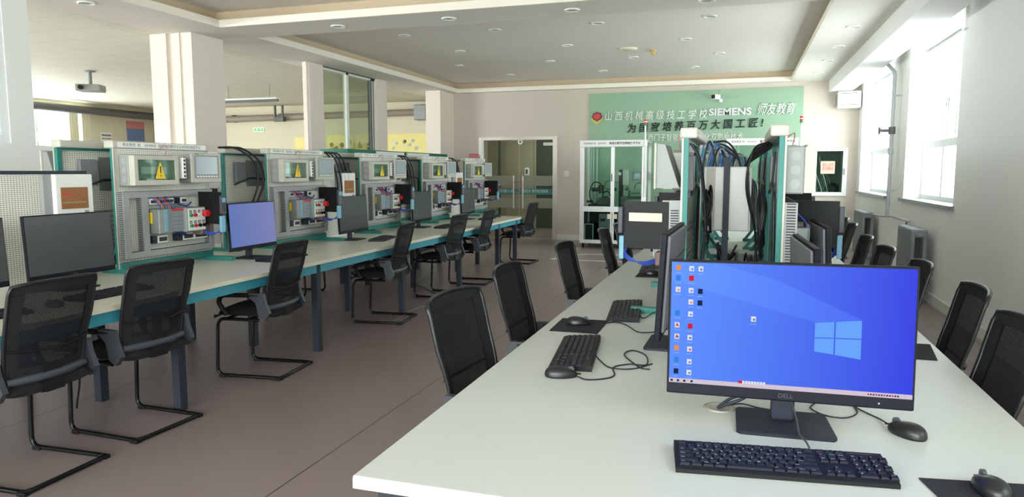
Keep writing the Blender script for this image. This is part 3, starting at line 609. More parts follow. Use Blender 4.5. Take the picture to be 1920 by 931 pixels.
# ================================================================ CHAIRS
def make_chair():
    o = thing('office_chair', '', 'chair')
    w = 0.225
    pl = lambda s: [(s*w, -0.10, 0.425), (s*w, 0.225, 0.425), (s*w, 0.245, 0.014), (s*w, -0.245, 0.014)]
    L = rounded(pl(1), 0.06); Rr = rounded(pl(-1), 0.06)[::-1]
    path = L[:-1]+rounded([L[-1], (w, -0.245, 0.014)], 0.01)[:0]+[Vector((w, -0.215, 0.014)), Vector((w-0.006, -0.24, 0.014)), Vector((w-0.04, -0.25, 0.014)), Vector((-w+0.04, -0.25, 0.014)), Vector((-w+0.006, -0.24, 0.014)), Vector((-w, -0.215, 0.014))]+Rr[1:]
    mb = MB(); mb.tube(path, 0.0125, 10); mb.cyl((-w, -0.02, 0.425), (w, -0.02, 0.425), 0.01).cyl((-w, 0.16, 0.425), (w, 0.16, 0.425), 0.01)
    mb.build('sled_frame', M['tube'], o)
    for sx in (-1, 1):
        for y in (0.20, -0.235): MB().box((sx*w-0.018, y-0.025, 0), (sx*w+0.018, y+0.025, 0.02), bev=0.004).build('foot_glide', M['black'], o)
    # seat
    def sf(u, v):
        x = -0.24+0.48*u; y = -0.20+0.45*v
        e = max(abs(2*u-1), abs(2*v-1)); z = 0.50+0.012*math.cos(PI*(u-0.5))-0.045*e**8-0.03*max(0, (v-0.8)/0.2)**2
        k = 0.985 if e > 0.99 else 1; return (x*k, y, z)
    mb = MB(); mb.grid(sf, 14, 14)
    def sb(u, v): return (-0.235+0.47*u, -0.195+0.44*v, 0.435+0.02*(abs(2*u-1)**4))
    mb.grid(sb, 14, 14)
    n = 14; g1 = [sf(i/n, 0) for i in range(n+1)]+[sf(1, j/n) for j in range(1, n+1)]+[sf(1-i/n, 1) for i in range(1, n+1)]+[sf(0, 1-j/n) for j in range(1, n)]
    g2 = [sb(i/n, 0) for i in range(n+1)]+[sb(1, j/n) for j in range(1, n+1)]+[sb(1-i/n, 1) for i in range(1, n+1)]+[sb(0, 1-j/n) for j in range(1, n)]
    N = len(g1); mb.add(g1+g2, [(i, (i+1) % N, N+(i+1) % N, N+i) for i in range(N)], 0, True)
    mb.build('seat', M['seat'], o)
    # backrest: mesh surface in a frame
    def half(v): return 0.205+0.025*min(1, v*1.6)
    def bf(u, v):
        hw = half(v); x = (2*u-1)*hw
        if v > 0.93: x *= 1-0.03*((v-0.93)/0.07)**2
        z = 0.485+0.485*v-0.012*(abs(2*u-1)**3)*(1 if v > 0.9 else 0)
        y = -0.188-0.085*v+0.010*math.sin(PI*min(1, v*1.7))+0.040*(abs(2*u-1)**2)-0.020*v*v
        return (x, y, z)
    MB().grid(bf, 16, 22).build('mesh_back', M['mesh_back'], o)
    per = [bf(0, j/20) for j in range(21)]+[bf(i/14, 1) for i in range(1, 15)]+[bf(1, 1-j/20) for j in range(1, 21)]+[bf(1-i/14, 0) for i in range(1, 14)]
    MB().tube(per, 0.009, 8, closed=True).build('back_frame', M['black_gloss'], o)
    def off(p, d=0.003): return (p[0], p[1]-d, p[2])
    mb = MB()
    for (u0, u1, v0, v1) in ((0, 0.13, 0.16, 0.90), (0.87, 1, 0.16, 0.90), (0, 1, 0.90, 1), (0, 1, 0, 0.16)):
        for dd in (0.003, -0.003): mb.grid(lambda u, v, a=(u0, u1, v0, v1), dd=dd: off(bf(a[0]+(a[1]-a[0])*u, a[2]+(a[3]-a[2])*v), dd), 8, 10)
    mb.build('back_border', M['seat'], o)
    # lumbar band and lower rail
    mb = MB(); mb.tube([Vector(bf(i/12, 0.05))+Vector((0, -0.008, 0)) for i in range(13)], 0.02, 8); mb.build('lower_rail', M['charcoal'], o)
    mb = MB(); mb.tube([Vector(bf(i/12, 0.36))+Vector((0, -0.014, -0.02*math.sin(PI*i/12))) for i in range(13)], 0.006, 6); mb.build('lumbar_bar', M['black'], o)
    mb = MB(); mb.box((-0.06, -0.2, 0.43), (0.06, -0.10, 0.455)); mb.prism([(-0.21, 0.43), (-0.12, 0.43), (-0.17, 0.56), (-0.2, 0.56)], 0, -0.05, 0.05); mb.build('back_bracket', M['black'], o)
    # arms
    for s in (-1, 1):
        x0, x1 = s*0.232, s*0.262
        mb = MB()
        mb.prism([(-0.205, 0.48), (-0.165, 0.43), (-0.12, 0.455), (-0.10, 0.55), (-0.045, 0.60), (-0.05, 0.622), (-0.16, 0.62), (-0.175, 0.55)], 0, x0, x1)
        mb.build('arm_upright', M['arm_grey'], o)
        mb = MB(); mb.tube(rounded([(s*0.247, -0.12, 0.606), (s*0.25, 0.17, 0.600), (s*0.245, 0.205, 0.55), (s*0.238, 0.14, 0.455)], 0.06), 0.017, 8); mb.build('armrest', M['black'], o)
    return o
chair = make_chair(); KIDS[chair.name] = kids(chair)
def XF(y): return -3.21-0.012*(y-2.8)
CH = []
# left row, facing the bench (-x)
for y, dx, dr, lab in ((2.52, 0.0, 0.03, 'black mesh chair at the bench, cut off at the left picture edge'),
        (3.20, 0.0, -0.04, 'second black mesh chair from the left along the bench front'),
        (4.41, 0.0, 0.10, 'black mesh chair standing between the first two front bench legs, pulled out'),
        (6.33, 0.0, 0.12, 'black mesh chair in front of the third bench leg'),
        (7.80, 0.0, -0.03, 'fifth black mesh chair along the bench, pushed in'),
        (8.85, 0.0, 0.04, 'sixth black mesh chair along the bench, tucked close'),
        (11.05, 0.0, -0.04, 'last black mesh chair at the far end of the bench near the glass doors')):
    CH.append((XF(y)-0.11+dx, y, PI/2+dr, lab, 'black mesh chairs along the front of the left bench'))
for y, lab in ((4.6, 'black chair on the far side of the bench, nearest one'), (7.4, 'black chair on the far side of the bench, middle one'), (9.2, 'black chair on the far side of the bench, furthest one')):
    CH.append((-5.10, y, -PI/2+0.05, lab, 'black chairs on the far side of the left bench'))
# centre desk, left side (facing +x)
for y, x, dr, lab in ((2.70, -0.87, -0.10, 'nearest black mesh chair on the left side of the white desk'),
        (3.62, -0.93, 0.0, 'second black mesh chair on the left side of the white desk'),
        (4.86, -0.92, -0.02, 'third black mesh chair on the left side of the white desk'),
        (6.15, -0.88, 0.02, 'fourth black mesh chair on the left side of the white desk'),
        (6.85, -0.86, -0.05, 'farthest black mesh chair on the left side of the white desk')):
    CH.append((x, y, -PI/2+dr, lab, 'black mesh chairs on the left of the centre desk'))
for y, x, dr, lab in ((2.80, 0.66, 0.0, 'nearest black mesh chair on the window side, cut by the right picture edge'),
        (3.55, 0.72, -0.05, 'second black mesh chair on the window side of the white desk'),
        (4.42, 0.70, 0.0, 'third black mesh chair on the window side, behind the lit monitor corner'),
        (5.22, 0.66, 0.05, 'fourth black mesh chair on the window side of the desk'),
        (6.10, 0.67, 0.0, 'fifth black mesh chair on the window side of the desk'),
        (7.55, 0.76, 0.0, 'sixth black mesh chair on the window side of the desk'),
        (8.42, 0.80, 0.0, 'farthest black mesh chair on the window side of the desk')):
    CH.append((x, y, PI/2+dr, lab, 'black mesh chairs on the window side of the centre desk'))
for i, (x, y, r, lab, g) in enumerate(CH): place(chair, i == 0, (x, y, 0), r, lab, g)
# ================================================================ DESKS
def skew(y, x): return XF(y)+x
o = thing('workbench', 'long white-topped workbench with teal apron and slate legs on the left', 'workbench')
def lbox(mb, xa, xb, y0, y1, z0, z1, mi=0):
    v = []
    for z in (z0, z1):
        for (y, x) in ((y0, xa), (y0, xb), (y1, xb), (y1, xa)): v.append((XF(y)+x, y, z))
    mb.add(v, [(0, 3, 2, 1), (4, 5, 6, 7), (0, 1, 5, 4), (1, 2, 6, 5), (2, 3, 7, 6), (3, 0, 4, 7)], mi)
BY0, BY1, BW = 1.3, 11.02, -1.74
mb = MB(); lbox(mb, BW, 0.0, BY0, BY1, 0.722, 0.75); mb.build('worktop', M['worktop'], o)
mb = MB(); lbox(mb, 0.0, 0.003, BY0, BY1, 0.722, 0.75); mb.build('edge_band', M['edge'], o)
for xa in (-0.05, BW+0.02): mb = MB(); lbox(mb, xa, xa+0.03, BY0+0.03, BY1-0.03, 0.652, 0.722); mb.build('apron', M['apron'], o)
LEGY = (1.9, 3.48, 5.02, 6.60, 8.22, 9.75, 10.62)
for y in LEGY:
    for xa in (-0.075, -0.70, -1.35, BW+0.02):
        mb = MB(); lbox(mb, xa, xa+0.055, y-0.03, y+0.03, 0.0, 0.722 if xa > -0.1 else 0.722); mb.build('leg', M['leg'], o)
mb = MB()
for y in LEGY: lbox(mb, BW+0.05, -0.07, y-0.02, y+0.02, 0.66, 0.72)
mb.build('cross_rail', M['leg'], o)
for a, b in zip(LEGY[:-1], LEGY[1:]): mb = MB(); lbox(mb, -0.72, -0.70, a+0.05, b-0.05, 0.50, 0.70); mb.build('modesty_panel', M['leg'], o)
# centre desk
o = thing('white_desk', 'long white centre desk with cream edge in the foreground', 'desk')
DX0, DX1, DY0, DY1 = -0.862, 0.782, 1.447, 9.3
B((DX0, DY0, 0.72), (DX1, DY1, 0.75), 'worktop', pm('white_desk_laminate', (202, 206, 201), 0.4, var=0.01), o, bev=0.003)
B((DX0+0.002, DY0-0.003, 0.72), (DX1-0.002, DY0, 0.747), 'edge_band', M['edge'], o)
mb = MB(); mb.box((DX0+0.05, DY0+0.03, 0.66), (DX1-0.05, DY0+0.07, 0.72)); mb.box((DX0+0.05, DY0+0.05, 0.66), (DX0+0.08, DY1-0.05, 0.72)); mb.box((DX1-0.08, DY0+0.05, 0.66), (DX1-0.05, DY1-0.05, 0.72)); mb.build('under_frame', M['leg'], o)
for y in (DY0+0.07, 3.17, 4.02, 5.65, 7.2, 7.98, DY1-0.1):
    for x in (DX0+0.08, DX1-0.08): B((x-0.03, y-0.03, 0), (x+0.03, y+0.03, 0.72), 'leg', M['leg'], o)
B((-0.02, DY0+0.2, 0.42), (0.0, DY1-0.2, 0.70), 'modesty_panel', M['leg'], o)
# ================================================================ TRAINING STANDS
def duct(mb, y0, y1, z0, z1, x0=0.004, x1=0.06, vert=True):
    mb.box((x0, y0, z0), (x1, y1, z1), 0)
    if vert:
        n = int((z1-z0)/0.0125)
        for i in range(n):
            z = z0+(i+0.3)*(z1-z0)/n
            for y in (y0, y1): mb.box((x0+0.008, y-0.0008, z), (x1-0.008, y+0.0008, z+0.0065), 1)
    else:
        n = int((y1-y0)/0.0125)
        for i in range(n):
            y = y0+(i+0.3)*(y1-y0)/n
            for z in (z0, z1): mb.box((x0+0.008, y, z-0.0008), (x1-0.008, y+0.0065, z+0.0008), 1)
def make_stand():
    o = thing('training_stand', '', 'training stand'); hw = 0.46
    mb = MB()
    for s in (-1, 1):
        y = s*hw; ya, yb = (y, y-s*0.035); mb.box((-0.03, ya, 0.03), (-0.004, yb, 0.885))
        mb.box((-0.165, ya, 0.0), (0.24, yb-s*0.015, 0.03)); mb.prism([(-0.03, 0.20), (-0.03, 0.16), (-0.12, 0.03), (-0.155, 0.03)], 1, ya-s*0.012, yb+s*0.006)
    mb.box((-0.028, -hw+0.035, 0.862), (-0.006, hw-0.035, 0.885)); mb.box((-0.028, -hw+0.035, 0.031), (-0.006, hw-0.035, 0.07)); mb.box((-0.006, -hw, 0.03), (0.02, hw, 0.075))
    mb.build('frame', M['teal'], o)
    for sg in (-1, 1):
        MB().prism([(-0.004, sg*hw), (0.003, sg*hw), (0.003, sg*(hw+0.004)), (-0.006, sg*(hw+0.004)), (-0.006, sg*(hw-0.035)), (0.0, sg*(hw-0.035)), (0.0, sg*(hw-0.001))], 2, 0.03, 0.885).build('edge_strip', M['beige'], o)
    B((-0.006, -hw+0.03, 0.075), (-0.001, hw-0.03, 0.155), 'lower_pegboard', M['peg_slot'], o)
    B((-0.006, -hw+0.03, 0.155), (-0.001, hw-0.03, 0.60), 'middle_pegboard', M['peg'], o)
    B((-0.006, -hw+0.03, 0.60), (-0.001, hw-0.03, 0.885), 'upper_pegboard', M['peg'], o)
    c = MB().box((-0.072, -hw-0.012, 0.878), (0.012, hw+0.012, 0.93), bev=0.01).build('header_cap', M['beige'], o)
    B((0.010, -hw+0.03, 0.886), (0.015, hw-0.03, 0.923), 'header_sign', M['white'], c)
    t = text('师友教育  校    SIEMENS   智能制造数字化实训考核测试平台', 0.026, M['hdr'], 'header_lettering', c, (0.0155, -hw+0.07, 0.904), (PI/2, 0, PI/2), 0.0003, width=0.76)
    # distribution box
    b = B((0.0, -0.455, 0.615), (0.085, -0.035, 0.835), 'distribution_box', M['box_grey'], o, bev=0.008); b.location = (0, 0.035, 0)
    MB().box((0.085, -0.45, 0.62), (0.135, -0.42, 0.83)).box((0.085, -0.07, 0.62), (0.135, -0.04, 0.83)).box((0.085, -0.42, 0.80), (0.135, -0.07, 0.83)).box((0.085, -0.42, 0.62), (0.135, -0.07, 0.655)).build('box_bezel', M['beige'], b)
    MB().box((0.086, -0.42, 0.655), (0.09, -0.07, 0.80), 0).box((0.09, -0.36, 0.70), (0.10, -0.12, 0.75), 1).build('breaker_row', [pm('box_interior', (176, 190, 180), 0.5), M['white']], b)
    B((0.122, -0.42, 0.655), (0.126, -0.07, 0.80), 'clear_cover', M['box_glass'], b)
    MB().prism([(-0.26, 0.665), (-0.165, 0.665), (-0.212, 0.785)], 0, 0.127, 0.131).build('warning_triangle', M['yellow'], b)
    MB().prism([(-0.2155, 0.705), (-0.2085, 0.705), (-0.207, 0.755), (-0.217, 0.755)], 0, 0.131, 0.132).box((0.131, -0.216, 0.682), (0.132, -0.208, 0.69)).build('warning_mark', M['black'], b)
    mb = MB()
    for y in (-0.37, -0.12): mb.prism([(y-0.025, 0.655), (y+0.025, 0.655), (y+0.015, 0.668), (y-0.015, 0.668)], 0, 0.127, 0.134)
    mb.build('latch', M['charcoal'], b)
    mb = MB()
    for z in (0.66, 0.725, 0.79): mb.cyl((0.045, -0.455, z), (0.045, -0.457, z), 0.022, 16, smooth=False)
    mb.build('knockout', M['duct'], b)
    # hmi
    b = MB().prism([(0.02, 0.655), (0.085, 0.85), (0.125, 0.855), (0.125, 0.635), (0.01, 0.637)], 1, 0.14, 0.44).build('hmi_housing', M['box_grey'], o)
    MB().box((0.125, 0.125, 0.63), (0.137, 0.455, 0.86), bev=0.006).build('hmi_bezel', M['beige'], b)
    B((0.137, 0.155, 0.665), (0.139, 0.425, 0.842), 'hmi_glass', M['box_grey'], b); h = B((0.139, 0.172, 0.69), (0.141, 0.408, 0.83), 'hmi_screen', M['hmi'], b) if False else None
    B((0.139, 0.172, 0.695), (0.1405, 0.408, 0.83), 'hmi_screen', M['hmi'], b)
    mb = MB()
    for i in range(8): mb.box((0.139, 0.18+i*0.03, 0.672), (0.141, 0.198+i*0.03, 0.684))
    mb.build('hmi_key', M['white'], b)
    text('SIEMENS', 0.011, M['sign_ink'], 'hmi_lettering', b, (0.1395, 0.165, 0.851), (PI/2, 0, PI/2), 0.0002)
    # socket strip
    b = B((0.03, 0.035, 0.665), (0.14, 0.068, 0.82), 'socket_strip', M['white'], o, bev=0.004)
    mb = MB()
    for i in range(5): mb.box((0.14, 0.042, 0.675+i*0.029), (0.141, 0.061, 0.692+i*0.029))
    mb.build('socket_hole', M['slot'], b)
    # ducts
    for nm, a in (('left_duct', (-0.455, -0.405, 0.10, 0.575, True)), ('inner_duct', (-0.29, -0.235, 0.145, 0.53, True)), ('right_duct', (0.385, 0.43, 0.145, 0.53, True)), ('top_duct', (-0.405, 0.43, 0.53, 0.575, False)), ('bottom_duct', (-0.405, 0.43, 0.10, 0.145, False))):
        mb = MB(); duct(mb, a[0], a[1], a[2], a[3], vert=a[4]); mb.build(nm, [M['duct'], M['slot']], o)
    # rows of small modules
    def modules(lst, z0, z1, nm):
        for (y0, y1, k) in lst:
            m = B((0.002, y0, z0), (0.055, y1, z1), nm, M['white'] if k else M['leg'], o, bev=0.003)
            if k: MB().box((0.0551, y0+0.01, z0+0.012), (0.057, y1-0.01, z1-0.012), 0).build('terminal_strip', [M['slot']], m)
    modules([(-0.215, -0.145, 1), (-0.13, 0.02, 1), (0.03, 0.08, 0), (0.09, 0.155, 1)], 0.475, 0.52, 'relay_module')
    modules([(-0.205, -0.165, 0), (-0.155, -0.06, 1), (0.04, 0.09, 0), (0.095, 0.21, 1), (0.215, 0.36, 1)], 0.19, 0.245, 'terminal_module')
    mb = MB(); mb.cyl((0.0, 0.17, 0.118), (0.03, 0.17, 0.118), 0.021).cyl((0.03, 0.17, 0.118), (0.04, 0.17, 0.118), 0.014); mb.build('round_knob', M['white'], o)
    # drive and plc
    b = B((0.0, -0.215, 0.265), (0.13, -0.085, 0.445), 'power_drive', M['grey_metal'], o, bev=0.004)
    B((0.02, -0.2165, 0.34), (0.07, -0.215, 0.42), 'drive_label', M['yellow'], b); B((0.13, -0.212, 0.27), (0.134, -0.16, 0.44), 'drive_cover', M['box_grey'], b); B((0.134, -0.165, 0.28), (0.14, -0.14, 0.44), 'terminal_edge', M['skyblue'], b)
    b = B((0.0, -0.085, 0.27), (0.125, 0.05, 0.43), 'plc_unit', pm('plc_grey_blue', (138, 146, 154), 0.4), o, bev=0.004)
    mb = MB(); mb.box((0.125, -0.08, 0.425), (0.13, 0.045, 0.44)); mb.build('terminal_cover', M['red'], b)
    mb = MB()
    for i in range(4): mb.box((0.125, -0.08, 0.29+i*0.03), (0.1262, 0.045, 0.292+i*0.03))
    mb.build('vent_line', M['slot'], b)
    # push button box
    b = B((0.002, 0.03, 0.26), (0.155, 0.235, 0.445), 'button_box', M['box_grey'], o, bev=0.006)
    B((0.155, 0.045, 0.27), (0.158, 0.225, 0.437), 'button_plate', M['white'], b)
    cols = ('greenb', 'red', 'white', 'red', 'greenb', 'red', 'black', 'black')
    for i in range(8):
        y = 0.07+(i % 4)*0.045; z = 0.385-(i//4)*0.08
        q = MB().cyl((0.158, y, z), (0.172, y, z), 0.0135, 14).build('push_button', M[cols[i]], b)
        MB().box((0.158, y-0.012, z+0.017), (0.160, y+0.012, z+0.037), 0).box((0.16, y-0.008, z+0.022), (0.1605, y+0.008, z+0.03), 1).build('button_tag', [M['slot'], M['white']], q)
    MB().cyl((0.158, 0.212, 0.395), (0.18, 0.212, 0.395), 0.012).cyl((0.18, 0.212, 0.395), (0.20, 0.212, 0.395), 0.026, 20).build('emergency_stop', M['red'], b)
    # side board
    T = Matrix.Translation((0.07, 0.265, 0)) @ Matrix.Rotation(math.radians(-10), 4, 'Z')
    b = MB().box((0.0, -0.006, 0.31), (0.25, 0.006, 0.56), T=T).build('side_board', M['black'], o)
    MB().box((0.04, 0.006, 0.455), (0.22, 0.009, 0.50), T=T).build('cream_sticker', M['label'], b)
    q = MB().box((0.25, -0.02, 0.39), (0.275, 0.03, 0.53), T=T, bev=0.004).build('keypad_module', M['charcoal'], o)
    MB().box((0.2755, -0.012, 0.48), (0.2765, 0.022, 0.515), 0, T=T).box((0.2755, -0.012, 0.40), (0.2765, 0.0, 0.41), 1, T=T).build('keypad_display', [M['skyblue'], M['red']], q)
    MB().box((0.245, -0.02, 0.25), (0.27, 0.02, 0.375), 0, T=T, bev=0.003).build('encoder_module', M['skyblue'], o)
    MB().box((0.02, 0.20, 0.225), (0.14, 0.30, 0.30), bev=0.01).build('small_motor', pm('motor_brown', (120, 96, 90), 0.5), o)
    # wiring
    for i in range(7):
        y = -0.20+i*0.022; MB().tube(curve([(0.06, y, 0.53), (0.10, y+0.006, 0.49), (0.12, y+0.01, 0.465), (0.12, y+0.012, 0.44)], 4), 0.0035, 5).build('control_wire', M[('blue', 'red', 'cable')[i % 3]], o)
    for i in range(4): MB().tube(curve([(0.10, -0.03+i*0.02, 0.26), (0.11, 0.02+i*0.02, 0.24), (0.06, 0.05+i*0.03, 0.23)], 4), 0.0035, 5).build('control_wire', M[('cable', 'blue')[i % 2]], o)
    for i in range(4): MB().tube(curve([(0.12, 0.23, 0.262-0.006*i), (0.2, 0.25, 0.240-0.006*i), (0.28, 0.255, 0.245+0.007*i), (0.305, 0.24, 0.27+0.007*i), (0.30, 0.23, 0.31)], 5), 0.0035, 6).build('blue_cable', M['blue'], o)
    MB().tube(curve([(0.06, 0.05, 0.47), (0.08, 0.12, 0.455), (0.06, 0.19, 0.48)], 5), 0.006, 6).build('blue_cable', M['blue'], o)
    MB().tube(curve([(0.01, -0.05, 0.875), (0.05, -0.06, 0.91), (0.06, -0.03, 0.90), (0.05, -0.04, 0.84)], 5), 0.003, 5).build('loose_wire', M['pink'], o)
    # rear side
    MB().box((-0.02, -0.12, 0.58), (-0.008, 0.12, 0.82)).build('rear_plate', M['grey_metal'], o)
    MB().box((-0.045, 0.16, 0.62), (-0.01, 0.30, 0.80), bev=0.005).build('rear_box', M['radiator'], o)
    mb = MB()
    for i in range(9): mb.box((-0.014, -0.40, 0.14+i*0.035), (-0.008, 0.40, 0.158+i*0.035))
    mb.build('rear_slat', M['duct'], o)
    mb = MB(); mb.tube(rounded([(-0.03, -0.36, 0.12), (-0.04, -0.34, 0.62), (-0.04, 0.10, 0.66), (-0.04, 0.32, 0.60)], 0.05), 0.008, 6)
    mb.tube(rounded([(-0.03, 0.0, 0.82), (-0.04, 0.0, 0.62)], 0.02), 0.006, 6); mb.build('rear_cable', M['cable'], o)
    return o
stand = make_stand(); KIDS[stand.name] = kids(stand)
for c in KIDS[stand.name]: KIDS[c.name] = kids(c)
for c in KIDS[stand.name]:
    for c2 in KIDS[c.name]: KIDS[c2.name] = kids(c2)
TZD = 0.75
ST = []
ordn = ('nearest', 'second', 'third', 'fourth', 'farthest')
SY = (4.39, 6.12, 7.85, 9.57, 11.22)
BY1
for i, y in enumerate(SY[:4]+(11.22,)):
    yy = y if i < 4 else 10.78+0.46
    ST.append(((XF(y)-0.93, yy-0.0, TZD), 0.0, '%s white pegboard training stand facing the room on the left bench' % ordn[i], 'white training stands facing the room on the left bench'))
for i, y in enumerate((4.16, 5.80, 7.45, 9.12, 10.6)):
    ST.append(((XF(y)-1.20, y, TZD), PI, '%s teal training stand seen from behind on the left bench' % ordn[i], 'training stands turned away on the left bench'))
for i, y in enumerate((4.08, 5.76, 7.42)):
    ST.append(((-0.285, y, TZD), PI, '%s training stand on the left side of the centre desk' % ordn[i], 'training stands on the centre desk, left side'))
for i, y in enumerate((3.98, 5.66, 7.32)):
    ST.append(((0.185, y, TZD), 0.0, '%s training stand on the window side of the centre desk' % ordn[i], 'training stands on the centre desk, window side'))
for i, (l, r, lab, g) in enumerate(ST): place(stand, i == 0, l, r, lab, g)
# low perforated panels with breaker box
def make_low():
    o = thing('low_pegboard', '', 'pegboard')
    MB().box((-0.03, -0.28, 0.02), (0.0, 0.45, 0.70)).build('board', M['peg'], o); B((-0.035, -0.28, 0.70), (0.006, 0.45, 0.722), 'top_rail', M['leg'], o)
    B((-0.035, -0.28, 0), (0.02, 0.45, 0.02), 'bottom_rail', M['white'], o)
    B((0.0, 0.105, 0.40), (0.03, 0.165, 0.70), 'grey_duct', M['duct'], o)
    b = B((0.0, 0.165, 0.43), (0.06, 0.445, 0.70), 'breaker_box', M['white'], o, bev=0.008); B((0.06, 0.20, 0.475), (0.064, 0.40, 0.615), 'breaker_window', M['brown_win'], b); B((0.06, 0.37, 0.44), (0.064, 0.40, 0.46), 'box_latch', M['box_grey'], b)
    MB().box((0.0641, 0.21, 0.565), (0.066, 0.27, 0.575), 0).box((0.0641, 0.21, 0.51), (0.066, 0.38, 0.522), 1).build('breaker_switch', [M['red'], M['olive']], b)
    return o
low = make_low(); KIDS[low.name] = kids(low)
for c in KIDS[low.name]: KIDS[c.name] = kids(c)
for i, (y, lab) in enumerate(((3.33, 'low white pegboard with amber breaker window at the left picture edge'), (6.88, 'low white pegboard with breaker box between second and third stands'), (10.32, 'low white pegboard with breaker box before the farthest stand'))):
    place(low, i == 0, (XF(y)-1.03, y, TZD), 0, lab, 'low white pegboards with breaker boxes')
# ================================================================ MONITORS
def blue_screen(name, left, right, s):
    m = bpy.data.materials.new(name); m.use_nodes = True; nt = m.node_tree; n = nt.nodes; b = n['Principled BSDF']
    b.inputs['Base Color'].default_value = (0.01, 0.01, 0.015, 1); b.inputs['Roughness'].default_value = 0.35; b.inputs['Specular IOR Level'].default_value = 0.04
    tc = n.new('ShaderNodeTexCoord'); sp = n.new('ShaderNodeSeparateXYZ'); nt.links.new(tc.outputs['Object'], sp.inputs[0])
    mr = n.new('ShaderNodeMapRange'); mr.inputs['From Min'].default_value = -0.3; mr.inputs['From Max'].default_value = 0.3
    nt.links.new(sp.outputs[0], mr.inputs['Value']); mx = n.new('ShaderNodeMix'); mx.data_type = 'RGBA'
    mx.inputs['A'].default_value = (*lin(left), 1); mx.inputs['B'].default_value = (*lin(right), 1)
    nt.links.new(mr.outputs['Result'], mx.inputs['Factor']); nt.links.new(mx.outputs['Result'], b.inputs['Emission Color']); b.inputs['Emission Strength'].default_value = s
    return m
MWD, MH, MZ = 0.30, 0.38, 0.080
def make_monitor(screenmat):
    o = thing('computer_monitor', '', 'monitor')
    T = Matrix.Translation((0, 0.0, MZ)) @ Matrix.Rotation(math.radians(-3), 4, 'X')
    MB().box((-MWD-0.006, 0.0, 0), (MWD+0.006, 0.022, MH+0.004), T=T, bev=0.004).build('bezel', M['bezel'], o)
    b = MB().box((-MWD+0.004, 0.022, 0.03), (MWD-0.004, 0.034, MH-0.004), T=T, bev=0.006).box((-0.17, 0.034, 0.03), (0.17, 0.055, 0.24), T=T, bev=0.01).build('back_shell', M['mon_back'], o)
    MB().box((-MWD+0.004, 0.0335, 0.27), (MWD-0.004, 0.0355, 0.274), T=T).build('seam', M['slot'], b)
    MB().box((-MWD, -0.0012, 0.032), (MWD, 0.0, MH-0.003), T=T).build('screen', screenmat, o)
    MB().cyl((0, 0.05, 0.008), (0, 0.058, 0.16), 0.0, 4).box((-0.03, 0.048, 0.008), (0.03, 0.082, 0.20), bev=0.008).build('neck', M['stand_metal'], o)
    MB().prism([(-0.118, 0.13), (-0.11, 0.145), (0.11, 0.145), (0.118, 0.13), (0.122, -0.055), (0.112, -0.068), (-0.112, -0.068), (-0.122, -0.055)], 2, 0.0, 0.009).build('base_plate', M['stand_metal'], o)
    t = text('DELL', 0.017, M['sign_ink'], 'brand_lettering', o, (0, -0.002, MZ+0.016), (PI/2, 0, 0), 0.0003, 'CENTER')
    return o
mon = make_monitor(M['screen_off']); KIDS[mon.name] = kids(mon)
for c in KIDS[mon.name]: KIDS[c.name] = kids(c)
MO = [((XF(3.3)-0.68, 3.35, TZD), PI/2+0.02, 'nearest dark monitor on the left bench, before the low pegboard'),
      ((XF(2.5)-0.68, 2.62, TZD), PI/2, 'dark monitor on the left bench cut off by the picture edge'),
      ((XF(6.6)-0.62, 6.68, TZD), PI/2+0.03, 'dark monitor on the left bench between second and third stands'),
      ((XF(8.3)-0.62, 8.42, TZD), PI/2+0.04, 'dark monitor on the left bench between third and fourth stands'),
      ((XF(9.95)-0.62, 10.1, TZD), PI/2+0.04, 'dark monitor on the left bench between fourth and farthest stands'),
      ((XF(10.9)-0.62, 11.0-0.02+0.6*0, TZD), PI/2, None),
      ((-0.292, 3.00, TZD), -PI/2-0.02, 'monitor seen edge-on at the left of the lit monitor on the white desk'),
      ((-0.42, 4.90, TZD), -PI/2, 'farther monitor on the left side of the white desk'),
      ((0.262, 2.88, TZD), PI/2+0.05, 'nearer of two monitors seen from behind on the window side of the desk'),
      ((0.405, 3.88, TZD), PI/2+0.03, 'farther of two monitors seen from behind on the window side of the desk')]
first = True
for l, r, lab in MO:
    if lab is None: continue
    q = place(mon, first, l, r, lab, 'switched-off flat monitors'); first = False
    if 'edge-on' in lab: q.scale = (1.06, 1.0, 1.06)
lit = make_monitor(blue_screen('bluish_idle_screen', (104, 128, 196), (136, 140, 196), 0.8)); lit['label'] = 'bluish lit monitor on the left bench between first and second stands'
lit.location = (XF(5.0)-0.62, 5.02, TZD); lit.rotation_euler = (0, 0, PI/2+0.03)
# main monitor with desktop
mm = make_monitor(blue_screen('desktop_wallpaper', (82, 138, 250), (34, 50, 224), 1.0)); mm['label'] = 'large lit monitor with blue desktop in the foreground of the white desk'
mm.scale = (1.06, 1.0, 1.01); mm.location = (0.133, 2.085, TZD); mm.rotation_euler = (0, 0, math.radians(2.6)); mm.name = 'computer_monitor'
scr = [c for c in kids(mm) if c.name.startswith('screen')][0]
T = Matrix.Translation((0, 0.0, MZ)) @ Matrix.Rotation(math.radians(-3), 4, 'X')
def sq(mb, x0, x1, z0, z1, mi=0, y=-0.0022): mb.box((x0, y, z0), (x1, y+0.0008, z1), mi, T=T)
X0, Z0, Z1 = -MWD, 0.032, MH-0.003
def sp(u, v): return X0+u*2*MWD, Z1-v*(Z1-Z0)
E_ = {k: emis('screen_'+k, c, s) for k, c, s in (('logo', (106, 166, 250), 1.0), ('beam', (74, 112, 244), 1.0), ('bar', (222, 206, 222), 0.9), ('w', (235, 238, 250), 0.9), ('red', (220, 40, 60), 0.9), ('dk', (40, 50, 90), 0.8), ('or', (240, 150, 90), 0.9), ('bl', (60, 140, 230), 0.9), ('tx', (150, 185, 255), 0.9))}
mb = MB()
